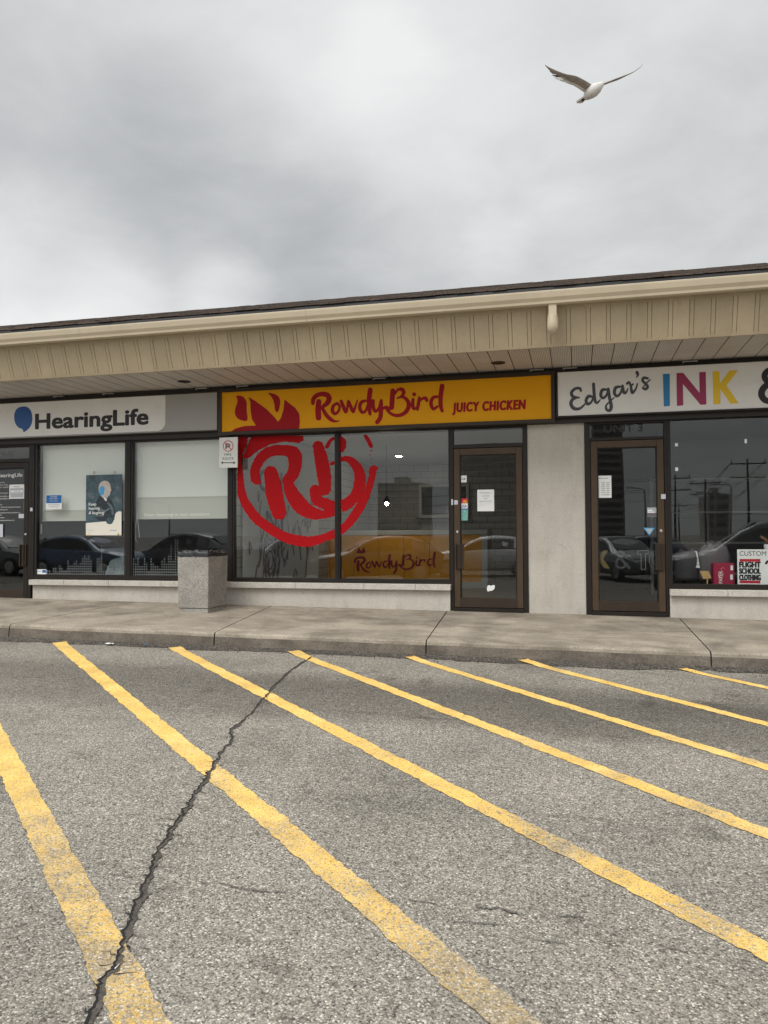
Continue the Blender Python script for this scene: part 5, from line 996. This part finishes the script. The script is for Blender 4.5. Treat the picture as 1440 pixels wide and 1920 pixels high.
m.build('print', 'ink', t)
def custom_sign():
    Y = 10.16; x0, z1 = ax(1382, 1030, Y); z0 = 1.022; x1 = x0+1.05; T = crop_tf(1260, 1000, 8.0, Y-0.001)
    t = thing('window_card', 'white window card reading custom with red bars and black block letters', 'sign', ((x0+x1)/2, Y, z0)); m = MB(); m.box(x0, x1, Y, Y+0.004, z0, z1); m.build('card', 'paper', t)
    m = MB(); a = T(1015, 335); text_mesh(m, 'CUSTOM T-SHIRTS', a[0], a[2], Y-0.001, 0.058, 0.62, bold=0.012, shear=0.05)
    for s_, v in (('FLIGHT', 508), ('SCHOOL', 603), ('CLOTHING', 700)): a, b = T(1013, v), T(1327, v); text_mesh(m, s_, a[0], a[2], Y-0.001, 0.066, b[0]-a[0], bold=0.085)
    sdf_shape(m, strokes=[[(1410,450,18),(1440,420,18),(1500,420,20),(1535,470,20),(1500,540,20),(1470,590,18)], [(1470,660,20),(1471,661,20)]], cell=5, tf=T); m.build('lettering', 'ink', t)
    m = MB()
    for v0, v1 in ((385, 425), (712, 748)): a, b = T(1015, v1), T(1325, v0); rect(m, a[0], b[0], a[2], b[2], Y-0.001)
    m.build('bar', 'print_red', t)
custom_sign()
T = crop_tf(1260, 1000, 8.0, 10.5); p = T(1440, 165); t = thing('cup_with_rod', 'white and brown standing item at the right edge of the window', 'ornament', (p[0], 10.5, p[2]-0.05)); m = MB(); m.lathe((p[0], 10.5, p[2]-0.12), [(0.045, 0), (0.05, 0.12)], 16); m.build('pot', 'paper', t, smooth=True); m = MB(); m.tube([(p[0]+0.02, 10.5, p[2]), (p[0]-0.04, 10.5, p[2]+0.07), (p[0]-0.09, 10.5, p[2]+0.10)], [0.02, 0.022, 0.016], 10); m.build('wooden_rod', 'brown_wood', t, smooth=True)  # a white cup with a brown rod, gives no light
t = thing('shelf_unit', 'dark display shelf standing deep inside the print shop', 'shelf', (3, 13.8, 0.65)); m = MB(); m.box(1.2, 1.25, 13.5, 14.0, 0.66, 2.6); m.box(5, 5.05, 13.5, 14.0, 0.66, 2.6)
m.build('side_panel', 'interior_grey', t); m = MB(); [m.box(1.25, 5.0, 13.52, 14.0, z, z+0.03) for z in (1.0, 1.5, 2.0, 2.55)]; m.build('shelf', 'interior_grey', t)
# ------------------------------------------------------------------ gull
def gull():
    D0 = 9.0; s = 5.538
    def q(u, v, d=0.0): r = ray(980+u/s, 90+v/s); r = r/np.linalg.norm(r); p = r*(D0+d); return np.array((p[0], p[1], p[2]+CAM_H))
    m = MB(); px = D0/FPX/s                          # metres per crop pixel
    # body: lofted rings from tail to bill along the flight line
    st = [(640, 520, .03, 20), (665, 500, .0, 36), (700, 470, -.02, 50), (740, 440, -.02, 54), (775, 412, 0, 46), (800, 392, .03, 32), (814, 380, .05, 26), (824, 373, .065, 22), (832, 368, .078, 12), (838, 365, .085, 4)]
    rows = []; n = 16; c = [q(*p[:3]) for p in st]
    for i, p in enumerate(st):
        d = c[min(i+1, len(c)-1)]-c[max(i-1, 0)]; d /= np.linalg.norm(d); u = np.cross(d, FW); u /= np.linalg.norm(u); w_ = np.cross(d, u); r = p[3]*px
        rows.append([c[i]+u*r*math.cos(2*math.pi*k/n)+w_*r*0.95*math.sin(2*math.pi*k/n) for k in range(n+1)])
    m.cur = 0; m.grid(rows)
    m.cur = 3; b = q(834, 366, .08); m.tube([b, q(846, 362, .10)], [5*px, 1.5*px], 8)
    m.cur = 2; m.tube([q(640, 530), q(615, 552)], [9*px, 6*px], 8)                  # tucked dark feet under the tail
    def sheet3(le, te, th, mats, nsub=5):             # wing panel with thickness between a leading and a trailing edge
        le = spline(le, nsub); te = spline(te, nsub); R1 = []; R2 = []
        for i, (a, b_) in enumerate(zip(le, te)):
            A, Bq = q(*a), q(*b_); T_ = th*(1-0.8*i/len(le)); nrm = np.array((0.1, -0.35, 1.0)); nrm /= np.linalg.norm(nrm)
            R1.append([A+(Bq-A)*f+nrm*T_*g for f, g in ((0, 0), (.12, .5), (.35, .6), (.7, .25), (1, 0))]); R2.append([A+(Bq-A)*f-nrm*T_*g for f, g in ((0, 0), (.12, .5), (.35, .35), (.7, .1), (1, 0))])
        for rws in (R1, R2):
            for j in range(4):
                for i in range(len(rws)-1):
                    m.cur = mats(i/(len(rws)-1), j); m.add([rws[i][j], rws[i+1][j], rws[i+1][j+1], rws[i][j+1]], [(0, 1, 2, 3)])
    sheet3([(735, 395, -.02), (660, 345, -.06), (555, 292, -.12), (450, 272, -.15), (340, 232, -.17), (262, 195, -.18), (233, 178, -.18)],
           [(655, 478, .02), (600, 435, -.03), (520, 385, -.08), (440, 335, -.11), (360, 285, -.15), (285, 240, -.17), (236, 182, -.18)], .03, lambda t_, j: 2 if t_ > 0.86 else (0 if j == 3 and t_ < 0.55 else 1))
    for a, b_ in (((520, 375), (400, 332)), ((480, 355), (345, 318)), ((440, 330), (322, 303)), ((390, 300), (305, 280)), ((330, 262), (283, 243))):     # separated flight feathers
        dk = 2 if b_[0] < 310 else 0; m.cur = dk; A, Bq = q(*a, -.10), q(*b_, -.14); m.tube([A, A*0.5+Bq*0.5, Bq], [9*px, 8*px, 2*px], 6)
    sheet3([(815, 378, .05), (880, 355, .12), (985, 313, .20), (1085, 276, .28), (1150, 247, .33), (1215, 203, .38), (1246, 172, .40)],
           [(800, 408, .20), (880, 372, .24), (985, 335, .32), (1085, 287, .36), (1150, 254, .40), (1212, 210, .43), (1243, 178, .42)], .02, lambda t_, j: 2 if t_ > 0.9 else 1)
    tl = [q(650, 505), q(612, 528, -.02), q(568, 556, -.03), q(556, 570, -.02), q(590, 577, .02), q(625, 568, .04), q(655, 535, .03)]
    m.cur = 0; off = np.array((0, -0.004, 0.012)); m.add(tl+[p+off for p in tl], [tuple(range(7)), tuple(range(13, 6, -1))]+[(i, (i+1) % 7, 7+(i+1) % 7, 7+i) for i in range(7)])
    tag(m.build('gull', ['gull_white', 'gull_grey', 'gull_black', 'gull_bill'], smooth=True), 'white gull with grey underwings and black wing tips gliding in the sky', 'bird')
gull()
# ------------------------------------------------------------------ the lot and street behind the camera (seen in the glass)
def make_car(name, paint, label, loc, rz, tall=1.0):
    t = thing(name, label, 'car', loc, 'cars parked behind the camera'); t.rotation_euler = (0, 0, rz)
    # stations along x: (x, sill z, belt z, top z, half width low, half width top)
    S = [(2.28, .42, .62, .66, .62, .55), (2.20, .30, .72, .78, .80, .70), (1.95, .24, .84, .90, .88, .78), (1.35, .24, .92, .99, .91, .80), (0.95, .24, .96, 1.05, .92, .80), (0.45, .24, .98, 1.36, .92, .70), (0.10, .24, .99, 1.50, .92, .66), (-0.5, .24, 1.0, 1.56, .92, .66), (-1.1, .24, 1.02, 1.53, .92, .66), (-1.6, .24, 1.05, 1.42, .91, .66), (-2.0, .26, 1.06, 1.16, .88, .72), (-2.22, .34, .95, 1.0, .80, .70), (-2.28, .45, .80, .86, .72, .62)]
    def half(x, zs, zb, zt, w, wt): return [(0, zs), (w*.85, zs), (w*.98, zs+.10), (w, (zs+zb)/2), (w*.985, zb-.03), (w*.95, zb), (wt+.02, zt-.07), (wt-.06, zt-.01), (wt*.5, zt+.01), (0, zt+.02)]
    m = MB(); rows = []
    for s in S:
        h = half(*s); rows.append([(s[0], y, z*tall) for y, z in h]+[(s[0], -y, z*tall) for y, z in h[-2:0:-1]])
    m.grid([r+[r[0]] for r in rows]); n = len(rows[0]); m.add(rows[0], [tuple(range(n))]); m.add(rows[-1], [tuple(range(n))[::-1]])
    def loc_(o): o.matrix_parent_inverse = Matrix.Identity(4); o.parent = t; return o
    o = m.build('body', paint, smooth=True); loc_(o)
    for sg in (1, -1):
        g_ = MB(); q = [s for s in S[4:11]]
        for a, b in zip(q[:-1], q[1:]):
            def pt(s, k): h = half(*s); (y0, z0), (y1, z1) = h[5], h[6]; return (s[0], sg*(y0+(y1-y0)*k+.006), (z0+(z1-z0)*k)*tall)
            k1 = .92; 
            if a[3]-a[2] < .15 and b[3]-b[2] < .15: continue
            g_.add([pt(a, .10), pt(b, .10), pt(b, k1), pt(a, k1)], [(0, 1, 2, 3)])
        loc_(g_.build('side_window', 'car_glass'))
    for nm, a, b in (('windshield', S[4], S[6]), ('rear_window', S[9], S[10])):
        g_ = MB(); g_.add([(a[0]+(.02 if nm[0] == 'w' else -.02), y, (a[3]+.035)*tall) for y in (-.60, .60)]+[(b[0]+(.03 if nm[0] == 'w' else -.03), y, (b[3]+.02)*tall) for y in (.56, -.56)], [(0, 1, 2, 3)]); loc_(g_.build(nm, 'car_glass'))
    for x_ in (1.38, -1.40):
        for sg in (1, -1):
            w_ = MB(); n_ = 22; w_.grid([[(x_+r*math.cos(2*math.pi*k/n_), sg*y, .34+r*math.sin(2*math.pi*k/n_)) for k in range(n_+1)] for r, y in ((.22, .93), (.30, .945), (.34, .92), (.34, .74))]); o = w_.build('wheel', 'tyre', smooth=True); loc_(o)
            w_ = MB(); w_.grid([[(x_+r*math.cos(2*math.pi*k/n_), sg*y, .34+r*math.sin(2*math.pi*k/n_)) for k in range(n_+1)] for r, y in ((.01, .92), (.06, .925), (.21, .935), (.225, .93))]); rm = w_.build('rim', 'alloy', smooth=True); rm.matrix_parent_inverse = Matrix.Identity(4); rm.parent = o
    for sg in (1, -1):
        w_ = MB(); w_.grid([[(x_, sg*y, z*tall) for y, z in ((.45, .72), (.72, .72), (.72, .80), (.45, .78))] for x_ in (2.24, 2.0)]); w_.add([(2.245, sg*y, z*tall) for y, z in ((.42, .66), (.74, .68), (.74, .78), (.42, .76))], [(0, 1, 2, 3)]); loc_(w_.build('headlight', 'lamp_clear'))
        w_ = MB(); w_.box(-2.27, -2.10, sg*.70-.12, sg*.70+.12, .82*tall, .95*tall); loc_(w_.build('taillight', 'lamp_red', bevel=0.02))
    return t
def place(px, dist_y, z=None):                       # where a thing must stand to be mirrored at photo column px by the glass at depth dist_y
    r = ray(px, 1005); X = r[0]/r[1]*dist_y; y = 2*YG-dist_y
    return (X, y, zg(X, y) if z is None else z)
make_car('parked_car', 'car_black', 'black crossover parked side-on, mirrored in the right window', place(1425, 18.6), math.pi+0.10, 1.24)
make_car('parked_car', 'car_grey', 'grey car with red tail lights mirrored in the right door', place(1160, 29.5), 1.1)
make_car('parked_car', 'car_navy', 'dark car mirrored across the amber counter', place(700, 25.5), math.pi-0.45)
make_car('parked_car', 'car_navy', 'navy car mirrored in the left part of the lettered window', place(520, 24.5), math.pi-0.9)
make_car('parked_car', 'car_blue', 'blue hatchback mirrored below the teal poster', place(170, 25.0), 0.12)
make_car('parked_car', 'car_black', 'black car mirrored behind the litter bin', place(345, 26.0), math.pi+0.15, 1.05)
make_car('parked_car', 'car_grey', 'grey car mirrored in the left door', place(10, 25.5), 0.2)
make_car('parked_car', 'car_navy', 'dark blue car mirrored at the foot of the right door', place(1195, 38), math.pi+0.2)
make_car('parked_car', 'car_white', 'pale car mirrored in the glass of the brown door', place(905, 30), math.pi-0.15)
def tower(px0, px1, pyt, dist, label, floors):
    (xa, ya, _), (xb, _, _) = place(px0, dist, 0), place(px1, dist, 0); h = (1005-pyt)/FPX*dist*1.02+CAM_H; d = 18
    t = thing('apartment_tower', label, 'building', ((xa+xb)/2, ya, 0)); m = MB(); m.box(xa, xb, ya-d, ya, 0, h); m.box(xa+(xb-xa)*.3, xa+(xb-xa)*.6, ya-d*.7, ya-d*.3, h, h+2.2); m.build('wall', 'tower_concrete', t)
    fh = h/floors; n = max(3, int((xb-xa)/3.2)); bw = (xb-xa)/n; wm = MB(); bm = MB()
    for f in range(floors):
        wm.box(xa+.4, xb-.4, ya, ya+.06, f*fh+fh*.42, f*fh+fh*.86); bm.box(xa-.1, xb+.1, ya+.062, ya+.9, f*fh+fh*.02, f*fh+fh*.12)
    wm.build('window', 'tower_glass', t); bm.build('balcony', 'tower_concrete', t)
tower(866, 974, 846, 210, 'wide dark apartment tower mirrored in the brown door', 12)
tower(1112, 1172, 806, 200, 'tall dark apartment tower mirrored in the right door', 15)
tower(708, 790, 905, 230, 'lower apartment tower mirrored in the lettered window', 8)
tower(1330, 1368, 935, 250, 'pale low office block mirrored in the right window', 5)
def utility_pole(px, pyt, dist, label):
    p = place(px, dist); h = (1005-pyt)/FPX*dist+CAM_H-p[2]; t = thing('utility_pole', label, 'utility pole', p, 'utility poles along the far road')
    m = MB(); m.tube([p, (p[0], p[1], p[2]+h)], [.13, .085], 10); m.build('pole', 'pole_wood', t, smooth=True)
    for dz in (.35, 1.5): m = MB(); m.box(p[0]-1.5, p[0]+1.5, p[1]-.05, p[1]+.05, p[2]+h-dz-.10, p[2]+h-dz); m.build('crossarm', 'pole_wood', t)
    for u in (-1.4, 1.4): m = MB(); m.tube([(p[0]+u, p[1], p[2]+h-.35), (p[0]+u, p[1], p[2]+h+.1)], .05, 8); m.build('insulator', 'galv', t, smooth=True)
    return (p[0], p[1], p[2]+h)
tops = [utility_pole(1405, 876, 72, 'nearest utility pole mirrored in the right window'), utility_pole(1324, 908, 90, 'middle utility pole mirrored in the right window'), utility_pole(1268, 898, 84, 'utility pole mirrored beside the right door frame'), utility_pole(1275, 948, 130, 'farthest short utility pole mirrored in the right window')]
m = MB()
P = sorted(tops); P = [(P[0][0]-60, P[0][1]-30, P[0][2])]+P+[(P[-1][0]+40, P[-1][1]+5, P[-1][2])]
for dz, dx in ((-.25, -1.4), (-.25, 1.4), (-1.4, -1.4), (-1.4, 1.4), (-2.4, 0)):
    for a, b in zip(P[:-1], P[1:]): m.tube([(a[0]+(b[0]-a[0])*k/6+dx, a[1]+(b[1]-a[1])*k/6, a[2]+(b[2]-a[2])*k/6+dz-1.0*math.sin(math.pi*k/6)) for k in range(7)], .018, 5)
tag(m.build('overhead_wires', 'bronze_black'), 'overhead wires strung between the utility poles', 'wires')
for px, pyt, dist, lb in ((1371, 922, 60, 'taller lot lamp mirrored in the right window'), (1342, 934, 66, 'shorter lot lamp mirrored in the right window'), (1211, 925, 62, 'lot lamp mirrored in the right door'), (318, 938, 64, 'lot lamp mirrored in the left blind window')):
    p = place(px, dist); h = (1005-pyt)/FPX*dist+CAM_H-p[2]; t = thing('lot_lamp', lb, 'lamp post', p, 'lamp posts of the lot'); m = MB(); m.tube([p, (p[0], p[1], p[2]+h), (p[0]-.25, p[1], p[2]+h+.15), (p[0]-.9, p[1], p[2]+h+.2)], [.10, .06, .05, .045], 10); m.build('post', 'galv', t, smooth=True)
    m = MB(); m.box(p[0]-1.4, p[0]-.8, p[1]-.16, p[1]+.16, p[2]+h+.14, p[2]+h+.26); m.build('lamp_head', 'galv', t, bevel=.03)
